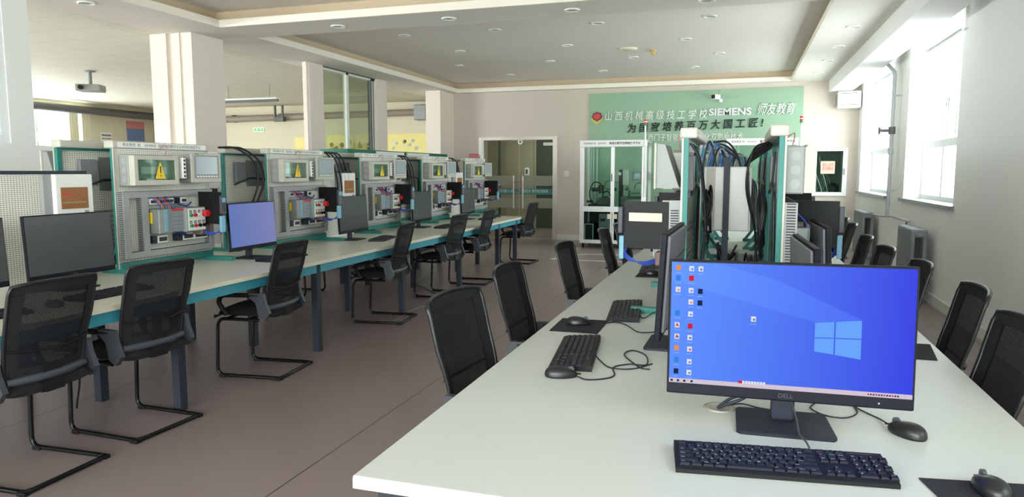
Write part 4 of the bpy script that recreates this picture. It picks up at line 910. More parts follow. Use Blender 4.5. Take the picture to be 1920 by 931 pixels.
for q in ([(0.61, 0.445), (0.687, 0.43), (0.687, 0.555), (0.61, 0.56)], [(0.693, 0.429), (0.795, 0.41), (0.795, 0.552), (0.693, 0.555)],
          [(0.61, 0.568), (0.687, 0.563), (0.687, 0.688), (0.61, 0.672)], [(0.693, 0.563), (0.795, 0.56), (0.795, 0.715), (0.693, 0.69)]):
    mb.prism([sp(*p) for p in q], 1, -0.0022, -0.0014, T=T)
mb.build('desktop_logo', E_['logo'], scr)
mb = MB(); mb.prism([sp(*p) for p in ((0.61, 0.44), (0.795, 0.405), (0.45, 0.12), (0.20, 0.0), (0.0, 0.0), (0.0, 0.15))][::-1], 1, -0.0019, -0.0013, T=T)
blm = blue_screen('wallpaper_beam', (90, 146, 254), (50, 80, 236), 1.0)
mb.build('light_beam', blm, scr)
mb = MB(); sq(mb, X0, -X0, Z0, Z0+0.0125)
mb.build('taskbar', E_['bar'], scr)
mb = MB()
def mk(u, v, w, h, mi): x, z = sp(u, v); sq(mb, x-w/2, x+w/2, z-h/2, z+h/2, mi, -0.0030)
icons = [(0.018, 0.045, 3), (0.075, 0.05, 0), (0.115, 0.05, 0), (0.018, 0.13, 4), (0.075, 0.13, 1), (0.018, 0.225, 0), (0.075, 0.23, 0), (0.115, 0.235, 2), (0.075, 0.325, 0), (0.115, 0.33, 2),
         (0.018, 0.42, 4), (0.075, 0.425, 0), (0.018, 0.52, 0), (0.075, 0.525, 1), (0.018, 0.615, 0), (0.075, 0.62, 0), (0.018, 0.71, 3), (0.075, 0.715, 0), (0.018, 0.81, 4), (0.075, 0.82, 0), (0.018, 0.905, 2), (0.075, 0.91, 0), (0.345, 0.44, 0)]
cm = {0: 0, 1: 1, 2: 2, 3: 3, 4: 4}
for u, v, k in icons:
    mk(u+0.012, v, 0.0125, 0.0145, k); mk(u+0.012, v+0.042, 0.016, 0.0018, 5)
    if k == 0: mk(u+0.014, v+0.004, 0.006, 0.006, random.choice((1, 2, 4, 3)))
for i in range(9): mk(0.31+i*0.0125, 0.958, 0.006 if i else 0.010, 0.0075, 0 if i else 1)
mb.build('desktop_icons', [E_['w'], E_['red'], E_['dk'], E_['or'], E_['bl'], E_['tx']], scr)
for v in (0.525, 0.62):
    x, z = sp(0.030, v-0.006); p = T @ Vector((x, -0.0034, z)); text('A', 0.014, E_['red'], 'icon_letter', scr, p, (PI/2-math.radians(3), 0, 0), 0.0, 'CENTER', bold=0.0003)
mb = MB()
for u in (0.012, 0.04, 0.068, 0.10): 
    x, z = sp(u, 0.982); sq(mb, x-0.003, x+0.003, z-0.003, z+0.003, 0, -0.0030)
for i in range(12):
    x, z = sp(0.83+i*0.0105, 0.982); sq(mb, x-0.002, x+0.002, z-0.002, z+0.002, (0, 1)[i % 3 == 0], -0.0030)
mb.build('taskbar_icons', [E_['dk'], E_['red']], scr)
mb = MB(); sq(mb, 0.222, 0.226, 0.013, 0.017); mb.build('power_light', E_['w'], mm)
# ================================================================ KEYBOARDS, MICE, PADS
KW, KD = 0.50, 0.158
def make_keyboard(detail):
    o = thing('keyboard', '', 'keyboard')
    MB().prism([(-KD/2, 0.0), (-KD/2, 0.010), (-KD/2+0.012, 0.014), (KD/2-0.006, 0.024), (KD/2, 0.020), (KD/2, 0.0)], 0, -KW/2, KW/2).build('case', M['black'], o)
    def top(y): return 0.0138+(y+KD/2-0.012)*0.010/(KD-0.018)
    u = KW/22.9; keys = []
    rowsy = [KD/2-0.020, KD/2-0.045, KD/2-0.067, KD/2-0.089, KD/2-0.111, KD/2-0.133]
    lay = [[(1, 'Esc'), (-1, ''), (1, 'F1'), (1, 'F2'), (1, 'F3'), (1, 'F4'), (-.5, ''), (1, 'F5'), (1, 'F6'), (1, 'F7'), (1, 'F8'), (-.5, ''), (1, 'F9'), (1, 'F10'), (1, 'F11'), (1, 'F12')],
           [(1, '`')]+[(1, c) for c in '1234567890-=']+[(2, 'Back')],
           [(1.5, 'Tab')]+[(1, c) for c in 'QWERTYUIOP[]']+[(1.5, '\\')],
           [(1.75, 'Caps')]+[(1, c) for c in 'ASDFGHJKL;\'']+[(2.25, 'Enter')],
           [(2.25, 'Shift')]+[(1, c) for c in 'ZXCVBNM,./']+[(2.75, 'Shift')],
           [(1.25, 'Ctrl'), (1.25, 'Fn'), (1.25, 'Win'), (1.25, 'Alt'), (5, ''), (1.25, 'Alt'), (1.25, 'Win'), (1.25, 'Menu'), (1.25, 'Ctrl')]]
    for r, row in enumerate(lay):
        x = -KW/2+0.010
        for wd, c in row:
            if wd > 0: keys.append((x, x+wd*u-0.0022, rowsy[r], c, 0.016 if r else 0.010))
            x += abs(wd)*u
    xn = -KW/2+0.010+15.35*u
    for r, cs in ((0, ('Prt', 'Scr', 'Pau')), (1, ('Ins', 'Home', 'PgUp')), (2, ('Del', 'End', 'PgDn')), (4, (None, '↑', None)), (5, ('←', '↓', '→'))):
        for i, c in enumerate(cs):
            if c: keys.append((xn+i*u, xn+(i+1)*u-0.0022, rowsy[r], c, 0.016 if r else 0.010))
    xn += 3.35*u
    for r, cs in ((1, 'N/*-'), (2, '789'), (3, '456+'), (4, '123'), (5, '0')):
        x = xn
        for i, c in enumerate(cs):
            wd = 2 if c == '0' else 1; keys.append((x, x+wd*u-0.0022, rowsy[r], c, 0.016)); x += wd*u
        if r == 5: keys.append((x, x+u-0.0022, rowsy[r], '.', 0.016)); keys.append((x+u, x+2*u-0.0022, rowsy[r], 'Ent', 0.016))
    def kb(mb, x0, x1, y, d):
        z = top(y); h = 0.0052; i = 0.0022
        vs = [(x0, y-d/2-0.002, z-0.002), (x1, y-d/2-0.002, z-0.002), (x1, y+d/2, z-0.001), (x0, y+d/2, z-0.001), (x0+i, y-d/2+0.001, z+h-0.001), (x1-i, y-d/2+0.001, z+h-0.001), (x1-i, y+d/2-i, z+h+0.001), (x0+i, y+d/2-i, z+h+0.001)]
        mb.add(vs, [(0, 3, 2, 1), (4, 5, 6, 7), (0, 1, 5, 4), (1, 2, 6, 5), (2, 3, 7, 6), (3, 0, 4, 7)], 0)
    if detail:
        for (x0, x1, y, c, d) in keys:
            m = MB(); kb(m, x0, x1, y, d); k = m.build('key', M['key'], o)
            if c: text(c, 0.0085 if len(c) == 1 else 0.0052, M['keyprint'], 'key_legend', k, (x0+0.004, y+0.002, top(y)+0.0060), (math.radians(4), 0, 0), 0.0, bold=0.0001)
        B((KW/2-0.08, rowsy[0]+0.002, top(rowsy[0])), (KW/2-0.02, rowsy[0]+0.006, top(rowsy[0])+0.001), 'status_strip', M['slot'], o)
    else:
        m = MB()
        for (x0, x1, y, c, d) in keys: kb(m, x0, x1, y, d)
        m.build('keycaps', M['key'], o)
    return o
kbm = make_keyboard(True); kbm['label'] = 'large black keyboard in front of the lit monitor, foreground'; kbm.location = (0.108, 1.808, TZD); kbm.rotation_euler = (0, 0, math.radians(7.0))
kb = make_keyboard(False); KIDS[kb.name] = kids(kb)
KB = [((-0.605, 2.73, TZD), -PI/2+math.radians(7), 'black keyboard on the left of the white desk, nearest of that side'),
      ((-0.552, 3.635, TZD), -PI/2+math.radians(6), 'second black keyboard along the left side of the white desk'),
      ((-0.62, 5.35, TZD), -PI/2+math.radians(4), 'third black keyboard along the left side of the white desk'),
      ((XF(3.2)-0.30, 3.25, TZD), PI/2, 'black keyboard in front of the nearest monitor on the left bench'),
      ((XF(2.3)-0.32, 2.45, TZD), PI/2-0.1, 'black keyboard on the left bench at the picture edge'),
      ((XF(5)-0.38, 5.05, TZD), PI/2, 'black keyboard below the bluish monitor on the left bench'),
      ((XF(6.7)-0.36, 6.80, TZD), PI/2+0.2, 'black keyboard before the third stand on the left bench'),
      ((XF(8.4)-0.36, 8.55, TZD), PI/2+0.1, 'black keyboard before the fourth stand on the left bench'),
      ((XF(10)-0.36, 10.2, TZD), PI/2+0.1, 'black keyboard before the farthest stand on the left bench')]
KBO = []
for i, (l, r, lab) in enumerate(KB): KBO.append(place(kb, i == 0, l, r, lab, 'black keyboards beside the workstations'))
def make_mouse():
    o = thing('computer_mouse', '', 'mouse')
    def f(u, v):
        a = 2*PI*u; r = math.sin(PI/2*min(1, v*1.0)); ph = v*PI/2
        y = 0.058*math.cos(a)*math.cos(ph) if True else 0; wd = 0.033*(1-0.10*math.cos(a))
        x = wd*math.sin(a)*math.cos(ph)**0.8
        z = 0.006+0.031*math.sin(ph)**0.8*(1-0.25*(math.cos(a)*math.cos(ph)))
        return (x, y, z)
    mb = MB(); mb.grid(f, 28, 10); mb.add([f(i/28, 0) for i in range(28)]+[(f(i/28, 0)[0]*0.95, f(i/28, 0)[1]*0.95, 0.0) for i in range(28)], [(i, (i+1) % 28, 28+(i+1) % 28, 28+i) for i in range(28)]+[list(range(28, 56))[::-1]], 0, True)
    mb.build('mouse_shell', M['black_gloss'], o)
    MB().cyl((-0.004, 0.035, 0.0275), (0.004, 0.035, 0.0275), 0.011).build('scroll_wheel', M['charcoal'], o)
    MB().tube([(0, 0.056, 0.012), (0, 0.07, 0.009)], 0.003, 6).build('cord_boot', M['black'], o)
    return o
ms = make_mouse(); KIDS[ms.name] = kids(ms)
MS = [((0.452, 2.145, TZD), math.radians(38), 'black mouse right of the large keyboard, beside the lit monitor'),
      ((0.553, 1.80, TZD+0.003), math.radians(10), 'black mouse on the pad at the bottom right corner'),
      ((-0.588, 2.405, TZD), math.radians(-75), 'black mouse just below the nearest left-side keyboard'),
      ((-0.715, 3.26, TZD+0.003), math.radians(-80), 'black mouse lying on the pad on the left side of the desk'),
      ((-0.58, 5.02, TZD+0.003), math.radians(-85), 'black mouse on the far pad on the left side of the desk'),
      ((XF(2.8)-0.28, 2.86, TZD), math.radians(90), 'black mouse on the left bench between the first two keyboards'),
      ((XF(7.2)-0.36, 7.28, TZD), math.radians(100), 'black mouse on the left bench before the third stand'),
      ((XF(9)-0.36, 9.05, TZD), math.radians(100), 'black mouse on the left bench before the fourth stand'),
      ((XF(10.7)-0.36, 10.7, TZD), math.radians(100), 'black mouse on the left bench before the farthest stand')]
MSO = [place(ms, i == 0, l, r, lab, 'black wired mice') for i, (l, r, lab) in enumerate(MS)]
def pad(pts, label):
    tag(MB().prism(pts, 2, TZD, TZD+0.003).build('mouse_pad', M['pad']), label, 'mouse pad', 'thin black mouse pads')
pad([(0.418, 1.837), (0.46, 1.62), (0.70, 1.66), (0.66, 1.875)], 'thin black mouse pad at the bottom right corner of the picture')
pad([(-0.813, 3.094), (-0.593, 3.097), (-0.596, 3.39), (-0.82, 3.38)], 'thin black mouse pad on the left side of the white desk')
pad([(-0.68, 4.88), (-0.46, 4.90), (-0.46, 5.14), (-0.68, 5.12)], 'thin black mouse pad far along the left side of the desk')
pad([(0.52, 3.32), (0.767, 3.324), (0.732, 3.047), (0.50, 3.05)], 'thin black mouse pad at the window side behind the lit monitor')
# cable grommet with cables
o = thing('cable_grommet', 'silver cable grommet with dark cables in the white desk', 'grommet', (-0.045, 2.225, TZD))
MB().lathe([(0.030, 0.002), (0.032, 0.004), (0.046, 0.003), (0.048, 0.0), (0.03, 0.0)], n=32).build('ring', M['chrome'], o); MB().lathe([(0.03, 0.0005), (0.001, 0.0015)], n=24).build('opening', M['black'], o)
def attach(c, par):
    c.parent = par; c.matrix_parent_inverse = Matrix.LocRotScale(par.location, par.rotation_euler, par.scale).inverted()
    for k in ('label', 'category', 'group'):
        if k in c: del c[k]
def wire(pts, r, name, mat, label, cat='cable', group=None): return tag(MB().tube(curve(pts), r, 7).build(name, mat), label, cat, group)
Z = TZD+0.003
wire([(-0.05, 2.215, Z), (-0.02, 2.20, Z+0.02), (0.03, 2.19, Z+0.05), (0.09, 2.15, Z+0.13)], 0.005, 'monitor_cable', M['leg'], 'thick dark cable from the grommet up to the lit monitor', group='cables of the lit monitor')
wire([(-0.045, 2.235, Z), (-0.01, 2.23, Z+0.03), (0.05, 2.21, Z+0.06), (0.10, 2.16, Z+0.12)], 0.005, 'monitor_cable', M['leg'], 'second dark cable from the grommet to the lit monitor', group='cables of the lit monitor')
wire([(-0.03, 2.24, Z), (0.02, 2.26, Z+0.005), (0.07, 2.25, Z), (0.12, 2.24, Z)], 0.0025, 'thin_cable', M['cable'], 'thin dark cable running right from the grommet')
attach(wire([(0.183, 1.903, Z+0.02), (0.180, 1.96, Z+0.014), (0.168, 2.02, Z+0.012), (0.165, 2.08, Z+0.03), (0.152, 2.14, Z+0.07)], 0.0028, 'keyboard_cord', M['charcoal'], 'cord of the large keyboard crossing the monitor base'), kbm)
attach(wire([(0.413, 2.20, Z+0.006), (0.40, 2.26, Z), (0.36, 2.33, Z), (0.33, 2.42, Z)], 0.0022, 'mouse_cord', M['cable'], 'cord of the mouse beside the lit monitor'), MSO[0])
wire([(0.34, 2.40, Z), (0.35, 2.30, Z), (0.31, 2.235, Z), (0.255, 2.24, Z), (0.22, 2.30, Z), (0.25, 2.38, Z)], 0.0022, 'loose_cord', M['cable'], 'loop of thin cord behind the lit monitor base')
attach(wire([(-0.528, 2.40, Z+0.004), (-0.49, 2.385, Z), (-0.43, 2.42, Z), (-0.41, 2.47, Z), (-0.43, 2.57, Z), (-0.38, 2.63, Z), (-0.32, 2.64, Z), (-0.34, 2.78, Z), (-0.40, 2.84, Z), (-0.42, 2.76, Z), (-0.34, 2.60, Z), (-0.30, 2.58, Z)], 0.0028, 'mouse_cord', M['cable'], 'looping cord of the mouse below the left-side keyboard'), MSO[2])
attach(wire([(-0.53, 2.70, Z+0.015), (-0.50, 2.66, Z), (-0.44, 2.56, Z), (-0.36, 2.57, Z), (-0.30, 2.66, Z)], 0.0026, 'keyboard_cord', M['cable'], 'cord of the nearest left-side keyboard'), KBO[0])
attach(wire([(-0.60, 3.30, Z+0.004), (-0.55, 3.36, Z), (-0.49, 3.30, Z), (-0.42, 3.18, Z), (-0.34, 3.22, Z), (-0.30, 3.3, Z)], 0.0026, 'mouse_cord', M['cable'], 'cord of the mouse on the left-side pad'), MSO[3])
attach(wire([(-0.48, 3.55, Z+0.01), (-0.44, 3.50, Z), (-0.40, 3.62, Z+0.01), (-0.34, 3.72, Z)], 0.0026, 'keyboard_cord', M['cable'], 'short cord of the second left-side keyboard'), KBO[1])
# ================================================================ CENTRE DESK EQUIPMENT BETWEEN STANDS
o = thing('control_cabinet', 'white metal control cabinet on a dark post between the desk stands', 'cabinet', (-0.08, 4.35, TZD))
B((-0.135, -0.02, 0.375), (0.130, 0.18, 0.745), 'cabinet_case', M['white'], o, bev=0.006); B((-0.12, -0.024, 0.38), (-0.07, -0.02, 0.74), 'cabinet_edge', M['beige'], o)
MB().box((0.117, -0.0235, 0.378), (0.121, -0.0195, 0.742)).build('door_seam', M['box_grey'], o)
B((-0.024, -0.055, 0.0), (0.010, -0.022, 0.80), 'post', M['leg'], o); B((-0.09, -0.12, 0.0), (0.07, 0.06, 0.012), 'post_foot', M['leg'], o)
def bundle(cx, cy, z0, z1, rx, n, name, mat, label, seedv):
    random.seed(seedv); mb = MB()
    for i in range(n):
        a = cx+random.uniform(-0.015, 0.015); b = cy+random.uniform(-0.06, 0.06); zt = z1-random.uniform(0, 0.08); zb = z0+random.uniform(0, 0.1); r = rx*random.uniform(0.6, 1)
        pts = [(a, b-r, zb+(zt-zb)*0.35), (a+0.01, b-r*0.9, zb+(zt-zb)*0.75), (a, b, zt), (a-0.008, b+r*0.9, zb+(zt-zb)*0.75), (a, b+r, zb+(zt-zb)*0.35), (a+0.006, b, zb)]
        mb.tube(curve(pts+[pts[0]], 6), 0.006, 6)
    return tag(mb.build(name, mat), label, 'cable')
bundle(-0.175, 3.95, 1.13, 1.40, 0.09, 12, 'coiled_cables', M['cable'], 'black coiled cables hanging behind the near left desk stand', 3)
bundle(0.10, 4.0, 1.0, 1.40, 0.09, 12, 'coiled_cables', M['cable'], 'black coiled cables hanging behind the near window-side desk stand', 4)
random.seed(5); mb = MB()
for i in range(16):
    a = -0.27+0.016*i; yy = 5.0+random.uniform(0, 0.25); zt = 1.70-0.008*i-random.uniform(0, 0.03)
    mb.tube(curve([(a-0.03, yy, 1.42), (a-0.01, yy, 1.56), (a+0.02, yy+0.02, zt), (a+0.06, yy+0.03, 1.54), (a+0.05+random.uniform(-0.03, 0.03), yy, 1.38)], 6), 0.006, 6, mi=(0, 0, 1, 2)[i % 4])
tag(mb.build('patch_cables', [pm('patch_cable_blue', (70, 116, 176), 0.5), M['cable'], M['box_grey']]), 'blue and black cables bunched behind the white control cabinet', 'cable')
mb = MB()
for i in range(6): mb.tube(curve([(0.12+0.01*i, 4.0+0.1*i, 1.62), (0.05-0.01*i, 4.1+0.1*i, 1.58-0.02*i), (0.02+0.012*i, 4.1+0.12*i, 1.38), (0.08, 4.2+0.05*i, 1.1), (0.07+0.01*i, 4.2+0.05*i, 0.80)], 6), 0.006, 6)
tag(mb.build('draped_cables', M['cable']), 'black cables draped from the top of the window-side desk stand', 'cable')
mb = MB()
for i in range(3): mb.tube(curve([(-0.24, 3.6+0.05*i, 1.60), (-0.20, 3.62+0.06*i, 1.5), (-0.17, 3.7+0.05*i, 1.2), (-0.18, 3.72, 1.0), (-0.15+0.03*i, 3.7, 0.80)], 6), 0.006, 6)
tag(mb.build('draped_cables', M['cable']), 'black cables draped down the back of the near left desk stand', 'cable')
mb = MB()
for i in range(3): mb.tube(curve([(-0.20, 5.2+0.1*i, 1.67), (-0.10, 5.1, 1.66-0.03*i), (-0.02, 4.9, 1.52), (-0.01, 4.8, 1.3)], 6), 0.007, 6)
tag(mb.build('arched_cables', M['cable']), 'black cables arching over behind the white control cabinet', 'cable')
random.seed(12)
for k, (cx, cy, lab) in enumerate(((-0.09, 5.05, 'tangle of black cables on the desk behind the dark post, left'), (0.07, 4.55, 'tangle of black cables on the desk behind the dark post, right'), (-0.1, 4.1, 'tangle of black cables on the desk at the near left stand'))):
    mb = MB()
    for i in range(7):
        pts = [(cx+random.uniform(-0.07, 0.07), cy+random.uniform(-0.2, 0.2), TZD+0.012+random.uniform(0, 0.22)*(j % 2)) for j in range(6)]
        mb.tube(curve(pts, 6), 0.007, 6)
    tag(mb.build('cable_tangle', M['cable']), lab, 'cable')
# gear on the desk between the stands
o = thing('white_router', 'white rounded box standing beside the dark post', 'router', (-0.0, 4.15, TZD)); B((-0.02, -0.04, 0), (0.03, 0.04, 0.13), 'case', M['white'], o, bev=0.02); MB().cyl((0.005, -0.041, 0.09), (0.005, -0.044, 0.09), 0.008).build('button', M['box_grey'], o)
for x, y, w, h, c, nm, lab in ((-0.13, 4.6, 0.10, 0.16, 'box_grey', 'motor_unit', 'grey motor unit behind the dark post, left'), (0.04, 4.85, 0.13, 0.20, 'grey_metal', 'motor_unit', 'dark motor unit behind the dark post, right'), (-0.03, 5.5, 0.2, 0.14, 'box_grey', 'equipment_tray', 'grey equipment tray deep between the desk stands')):
    o = thing(nm, lab, 'equipment', (x, y, TZD)); B((-w/2, -0.1, 0.01), (w/2, 0.1, h), 'housing', M[c], o, bev=0.015)
    MB().cyl((0, -0.1, h*0.55), (0, -0.13, h*0.55), h*0.28).build('flange', M['chrome'], o); B((-w/2-0.01, -0.11, 0), (w/2+0.01, 0.11, 0.012), 'foot_plate', M['leg'], o)
for x, y, lab in ((0.30, 4.55, 'white bottle with yellow label beside the window-side stand'), (0.345, 4.62, 'white bottle with pink cap beside the window-side stand')):
    o = thing('plastic_bottle', lab, 'bottle', (x, y, TZD)); MB().lathe([(0.03, 0), (0.034, 0.01), (0.034, 0.24), (0.012, 0.28), (0.012, 0.30)]).build('body', M['white'], o); MB().lathe([(0.0345, 0.05), (0.0345, 0.15)]).build('bottle_label', M['yellow'], o); MB().lathe([(0.014, 0.30), (0.014, 0.325), (0.002, 0.33)]).build('cap', M['pink'], o)
mb = MB(); mb.tube(curve([(-0.62, 5.75, 1.0), (-0.60, 5.7, 0.82), (-0.52, 5.55, 0.77), (-0.40, 5.5, 0.775), (-0.32, 5.5, 0.78)]), 0.016, 8)
tag(mb.build('curved_bracket', M['leg']), 'dark curved bracket lying on the far left of the white desk', 'bracket')
# cables over left stands
for i, (y, n) in enumerate(((5.62, 2), (7.15, 4), (8.9, 3), (10.62, 2))):
    mb = MB(); x = XF(y)-1.08
    for k in range(n):
        yy = y-0.08*k; mb.tube(curve([(x-0.05, yy-0.30, 1.675), (x+0.02, yy-0.15, 1.67), (x+0.09, yy, 1.55), (x+0.09, yy+0.04, 1.35), (x+0.08, yy-0.04, 1.18-0.03*k), (x+0.06, yy+0.12, 1.15)] if i == 0 else [(x-0.02, yy-0.12, 1.675), (x+0.05, yy-0.06, 1.65), (x+0.10, yy, 1.50), (x+0.10, yy+0.06, 1.25), (x+0.06, yy+0.08, 1.14)], 6), 0.009, 7)
    tag(mb.build('hanging_cables', M['cable']), 'black cables hanging over the bench stand %s' % ('left of the second white stand', 'left of the third white stand', 'left of the fourth white stand', 'left of the farthest white stand')[i], 'cable', 'black cables hanging between bench stands')
# floor items
wire([(-3.45, 6.62, 0.006), (-3.22, 6.25, 0.006), (-3.3, 6.9, 0.006), (-3.2, 7.45, 0.006), (-3.6, 8.0, 0.006), (-4.1, 8.6, 0.006), (-4.2, 9.4, 0.006)], 0.006, 'floor_cable', M['grey_cable'], 'grey cable curling on the floor under the bench')
wire([(-3.9, 3.3, 0.006), (-3.75, 3.2, 0.3), (-3.8, 3.1, 0.62), (-3.85, 3.15, 0.70)], 0.006, 'drop_cable', M['cable'], 'black cable dropping from the bench behind the second chair')
mb = MB()
for a, b in zip([(-3.02, 11.62), (-2.85, 12.3), (-2.6, 12.5)], [(-2.85, 12.3), (-2.6, 12.5), (-1.2, 12.6)]):
    d = Vector((b[0]-a[0], b[1]-a[1], 0)).normalized(); nrm = Vector((-d.y, d.x, 0))*0.03
    A, Bq = Vector((*a, 0)), Vector((*b, 0)); mb.add([A+nrm, A-nrm, Bq-nrm, Bq+nrm, A+nrm+Vector((0, 0, 0.002)), A-nrm+Vector((0, 0, 0.002)), Bq-nrm+Vector((0, 0, 0.002)), Bq+nrm+Vector((0, 0, 0.002))], [(0, 3, 2, 1), (4, 5, 6, 7), (0, 1, 5, 4), (1, 2, 6, 5), (2, 3, 7, 6), (3, 0, 4, 7)])
mb.box((-3.02, 11.57, 0), (-1.2, 11.63, 0.002))
tag(mb.build('floor_marking', M['line']), 'white tape outline on the floor in front of the glass cabinet', 'floor marking')
# ================================================================ TALL CUPBOARDS BEHIND THE BENCH
for i, y in enumerate((9.1, 11.0)):
    o = thing('tall_cupboard', ('nearer white cupboard with dark green top behind the bench stands', 'farther white cupboard with dark green top behind the bench stands')[i], 'cupboard', (-5.80, y+0.35, 0), 0, 'white cupboards with green tops')
    B((-0.22, 0, 0.05), (0.22, 1.85, 1.70), 'carcass', M['box_grey'], o)
    for k in range(2): q = B((0.22, 0.02+k*0.92, 0.08), (0.24, 0.91+k*0.92, 1.55), 'door', M['beige'], o, bev=0.004); B((0.24, 0.8-0.7*k+k*0.92, 0.8), (0.255, 0.83-0.7*k+k*0.92, 0.95), 'door_handle', M['grey_metal'], q)
    B((-0.23, -0.01, 1.69), (0.23, 1.86, 1.80), 'green_top', M['dark_teal'], o); B((0.23, (0.85, 0.05)[i], 1.46), (0.25, (1.82, 0.95)[i], 1.785), 'sign_plate', M['white'], o); B((-0.2, 0.02, 0), (0.2, 1.83, 0.05), 'plinth', M['leg'], o)
# ================================================================ GLASS EQUIPMENT CABINETS
def make_cabinet():
    o = thing('glass_cabinet', '', 'cabinet'); w, dp, h = 1.26, 0.75, 2.04; t = 0.055
    mb = MB()
    for x in (0, w-t):
        for y in (0, dp-t): mb.box((x, y, 0.09), (x+t, y+t, h))
    for (y0, y1) in ((0.002, t-0.002), (dp-t+0.002, dp-0.002)):
        mb.box((t, y0, 0.70 if y0 < 0.1 else 0.74), (w-t, y1, 0.80 if y0 < 0.1 else 0.78)); mb.box((t, y0, 0.092), (w-t, y1, 0.16)); mb.box((t, y0, h-0.06), (w-t, y1, h-0.002))
    for (x0, x1) in ((0.002, t-0.002), (w-t+0.002, w-0.002)):
        mb.box((x0, t, h-0.04), (x1, dp-t, h-0.002)); mb.box((x0, t, 0.74), (x1, dp-t, 0.78)); mb.box((x0, t, 0.092), (x1, dp-t, 0.14))
    for x in (0.075, 0.12, 0.19): mb.box((x, dp-0.09, 0.78), (x+0.02, dp-0.06, h-0.05))
    mb.build('frame', M['alu'], o)
    hd = B((-0.005, -0.02, h-0.115), (w+0.005, 0.03, h+0.01), 'header_board', M['white'], o, bev=0.006)
    text('师友教育 校   SIEMENS', 0.042, M['sign_ink'], 'header_lettering', hd, (0.08, -0.021, h-0.052), (PI/2, 0, 0), 0.0005, width=0.42); text('智能化数字双胞胎技术平台', 0.05, M['black'], 'header_title', hd, (0.56, -0.021, h-0.052), (PI/2, 0, 0), 0.0005, width=0.58, bold=0.001)
    for (x0, x1) in ((t, w/2-0.005), (w/2+0.005, w-t)):
        d = MB().box((x0, -0.012, 0.80), (x0+0.03, 0.012, h-0.12)).box((x1-0.03, -0.012, 0.80), (x1, 0.012, h-0.12)).build('upper_door', M['alu'], o)
        B((x0+0.03, -0.002, 0.80), (x1-0.03, 0.002, h-0.12), 'door_glass', M['cab_glass'], d)
        d = MB().box((x0, -0.012, 0.16), (x0+0.03, 0.012, 0.70)).box((x1-0.03, -0.012, 0.16), (x1, 0.012, 0.70)).build('lower_door', M['alu'], o)
        B((x0+0.03, -0.002, 0.16), (x1-0.03, 0.002, 0.70), 'door_glass', M['cab_glass'], d)
        xc = w/2-0.09 if x0 < 0.3 else w/2+0.02
        B((xc, -0.016, 0.57), (xc+0.075, -0.012, 0.66), 'lock_plate', M['label'], d)
    MB().cyl((w/2-0.015, -0.035, 1.28), (w/2-0.015, -0.035, 1.42), 0.009).build('door_handle', M['charcoal'], o); 
    B((w/2-0.03, -0.014, 0.8), (w/2+0.03, -0.0125, h-0.12), 'door_stile', M['alu'], o)
    B((0.02, 0.02, 0.76), (w-0.02, dp-0.02, 0.775), 'machine_deck', M['grey_metal'], o)
    B((t, dp-0.07, 0.14), (w-t, dp-0.06, 0.76), 'rear_panel', M['black'], o); MB().box((0.01, 0.06, 0.16), (0.014, dp-0.06, 0.72)).box((w-0.014, 0.06, 0.16), (w-0.01, dp-0.06, 0.72)).build('side_panel', M['charcoal'], o)
    B((0.01, 0.02, 0.13), (w-0.01, dp-0.02, 0.14), 'floor_panel', M['grey_metal'], o)
    b = B((0.09, 0.08, 0.14), (0.25, 0.5, 0.46), 'computer_tower', M['black'], o, bev=0.006); MB().box((0.085, 0.07, 0.145), (0.095, 0.08, 0.46)).box((0.245, 0.07, 0.145), (0.255, 0.08, 0.46)).box((0.085, 0.07, 0.45), (0.255, 0.08, 0.46)).build('tower_trim', M['alu'], b)
    for (x0, x1, z0, z1, c) in ((0.32, 0.62, 0.15, 0.64, 'radiator'), (0.68, 0.98, 0.15, 0.66, 'radiator'), (1.0, 1.14, 0.20, 0.62, 'box_grey')):
        b = B((x0, 0.3, z0), (x1, 0.36, z1), 'mounting_plate', M[c], o)
        for k in range(5):
            xx = x0+0.03+random.random()*(x1-x0-0.12); zz = z0+0.04+k*(z1-z0-0.1)/5; B((xx, 0.25, zz), (xx+0.09, 0.3, zz+0.05), 'device', M[random.choice(('charcoal', 'white', 'black', 'box_grey', 'olive'))], b)
    # robot arm left
    r = MB().lathe([(0.07, 0), (0.07, 0.05), (0.05, 0.08)], (0.24, 0.3, 0.775)).build('small_robot', M['charcoal'], o)
    MB().box((0.20, 0.26, 0.85), (0.28, 0.34, 1.12), bev=0.02).build('robot_column', M['box_grey'], r)
    MB().box((0.17, 0.24, 1.08), (0.36, 0.34, 1.15), bev=0.02).cyl((0.36, 0.29, 1.04), (0.36, 0.29, 1.2), 0.05).build('robot_forearm', M['black_gloss'], r)
    MB().tube(curve([(0.17, 0.3, 0.85), (0.13, 0.3, 1.05), (0.20, 0.3, 1.24), (0.32, 0.3, 1.24), (0.37, 0.3, 1.17)]), 0.01).build('robot_hose', M['black'], r)
    MB().box((0.12, 0.2, 0.775), (0.52, 0.5, 0.83), bev=0.01).box((0.06, 0.35, 0.86), (0.5, 0.45, 0.90)).cyl((0.46, 0.25, 0.83), (0.46, 0.25, 0.99), 0.05).box((0.33, 0.2, 0.83), (0.55, 0.3, 0.96)).build('conveyor', M['black_gloss'], o)
    MB().tube(curve([(0.38, 0.28, 0.96), (0.42, 0.26, 1.06), (0.50, 0.28, 1.08), (0.54, 0.3, 0.98)]), 0.01).build('conveyor_cable', M['black'], o)
    # press unit centre right
    q = MB().box((0.70, 0.3, 0.775), (0.77, 0.42, 1.50), bev=0.01).build('press_column', M['black'], o)
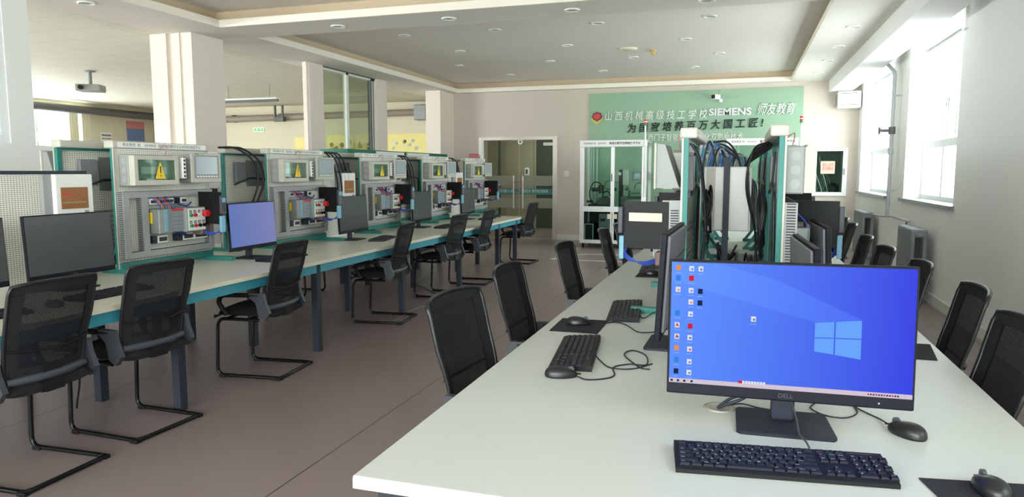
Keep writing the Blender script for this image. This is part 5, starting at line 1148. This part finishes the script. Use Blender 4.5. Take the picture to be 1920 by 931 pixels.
    MB().box((0.58, 0.26, 1.25), (0.70, 0.36, 1.48), bev=0.02).box((0.77, 0.26, 1.20), (0.88, 0.36, 1.50), bev=0.02).build('press_head', M['beige'], q); MB().cyl((0.72, 0.25, 1.42), (0.72, 0.30, 1.42), 0.03).build('press_gauge', M['white'], q)
    MB().tube(curve([(0.62, 0.3, 1.28), (0.46, 0.3, 1.27), (0.44, 0.3, 1.14), (0.58, 0.3, 1.12)]), 0.005).build('air_hose', M['black'], q); MB().cyl((0.62, 0.25, 1.12), (0.62, 0.3, 1.12), 0.04).cyl((0.86, 0.25, 1.14), (0.86, 0.3, 1.14), 0.04).build('air_cylinder', M['black_gloss'], q)
    MB().box((0.76, 0.25, 0.93), (1.14, 0.45, 0.99)).box((0.90, 0.25, 1.03), (1.10, 0.35, 1.06)).box((0.88, 0.3, 0.99), (0.90, 0.4, 1.10)).box((0.76, 0.3, 0.775), (0.80, 0.4, 0.93)).cyl((0.80, 0.24, 0.87), (0.80, 0.27, 0.87), 0.06).build('gantry', M['black_gloss'], o)
    MB().tube([(1.10+0.10*math.cos(a*PI/9), 0.3, 1.13+0.12*math.sin(a*PI/9)) for a in range(10)], 0.010).build('gantry_hose', M['black'], o)
    q = B((0.94, 0.40, 1.29), (1.20, 0.44, 1.46), 'touch_panel', M['radiator'], o, bev=0.004); B((0.965, 0.396, 1.32), (1.10, 0.40, 1.43), 'touch_screen', pm('panel_screen', (92, 110, 132), 0.2), q)
    MB().box((1.14, 0.1, 1.24), (1.20, 0.16, 1.46), bev=0.01).build('red_switch_box', M['pink'], o)
    for x in (0.06, w-0.06):
        for y in (0.06, dp-0.06): MB().cyl((x-0.015, y, 0.04), (x+0.015, y, 0.04), 0.04).box((x-0.02, y-0.02, 0.05), (x+0.02, y+0.02, 0.09)).build('caster', M['black'], o)
    s = MB().cyl((w-0.03, -0.035, 1.0), (w-0.03, -0.035, h+0.26), 0.016).cyl((w-0.03, -0.035, 1.0), (w-0.03, 0.0, 1.0), 0.012).build('signal_pole', M['white'], o)
    for k, (c, z) in enumerate((('greenb', 0.26), ('red', 0.295), ('white', 0.325), ('red', 0.34))):
        MB().cyl((w-0.03, -0.035, h+z), (w-0.03, -0.035, h+z+(0.033, 0.03, 0.015, 0.035)[k]), 0.030).build('signal_lamp', M[c], s)
    return o
cab = make_cabinet(); KIDS[cab.name] = kids(cab)
for c in KIDS[cab.name]: KIDS[c.name] = kids(c)
place(cab, True, (-2.97, 13.55, 0), 0, 'aluminium glass-door equipment cabinet right of the glass doors, on casters', 'glass equipment cabinets at the far wall')
place(cab, False, (-0.29, 13.55, 0), 0, 'aluminium equipment cabinet partly hidden behind the centre desk stands', 'glass equipment cabinets at the far wall')
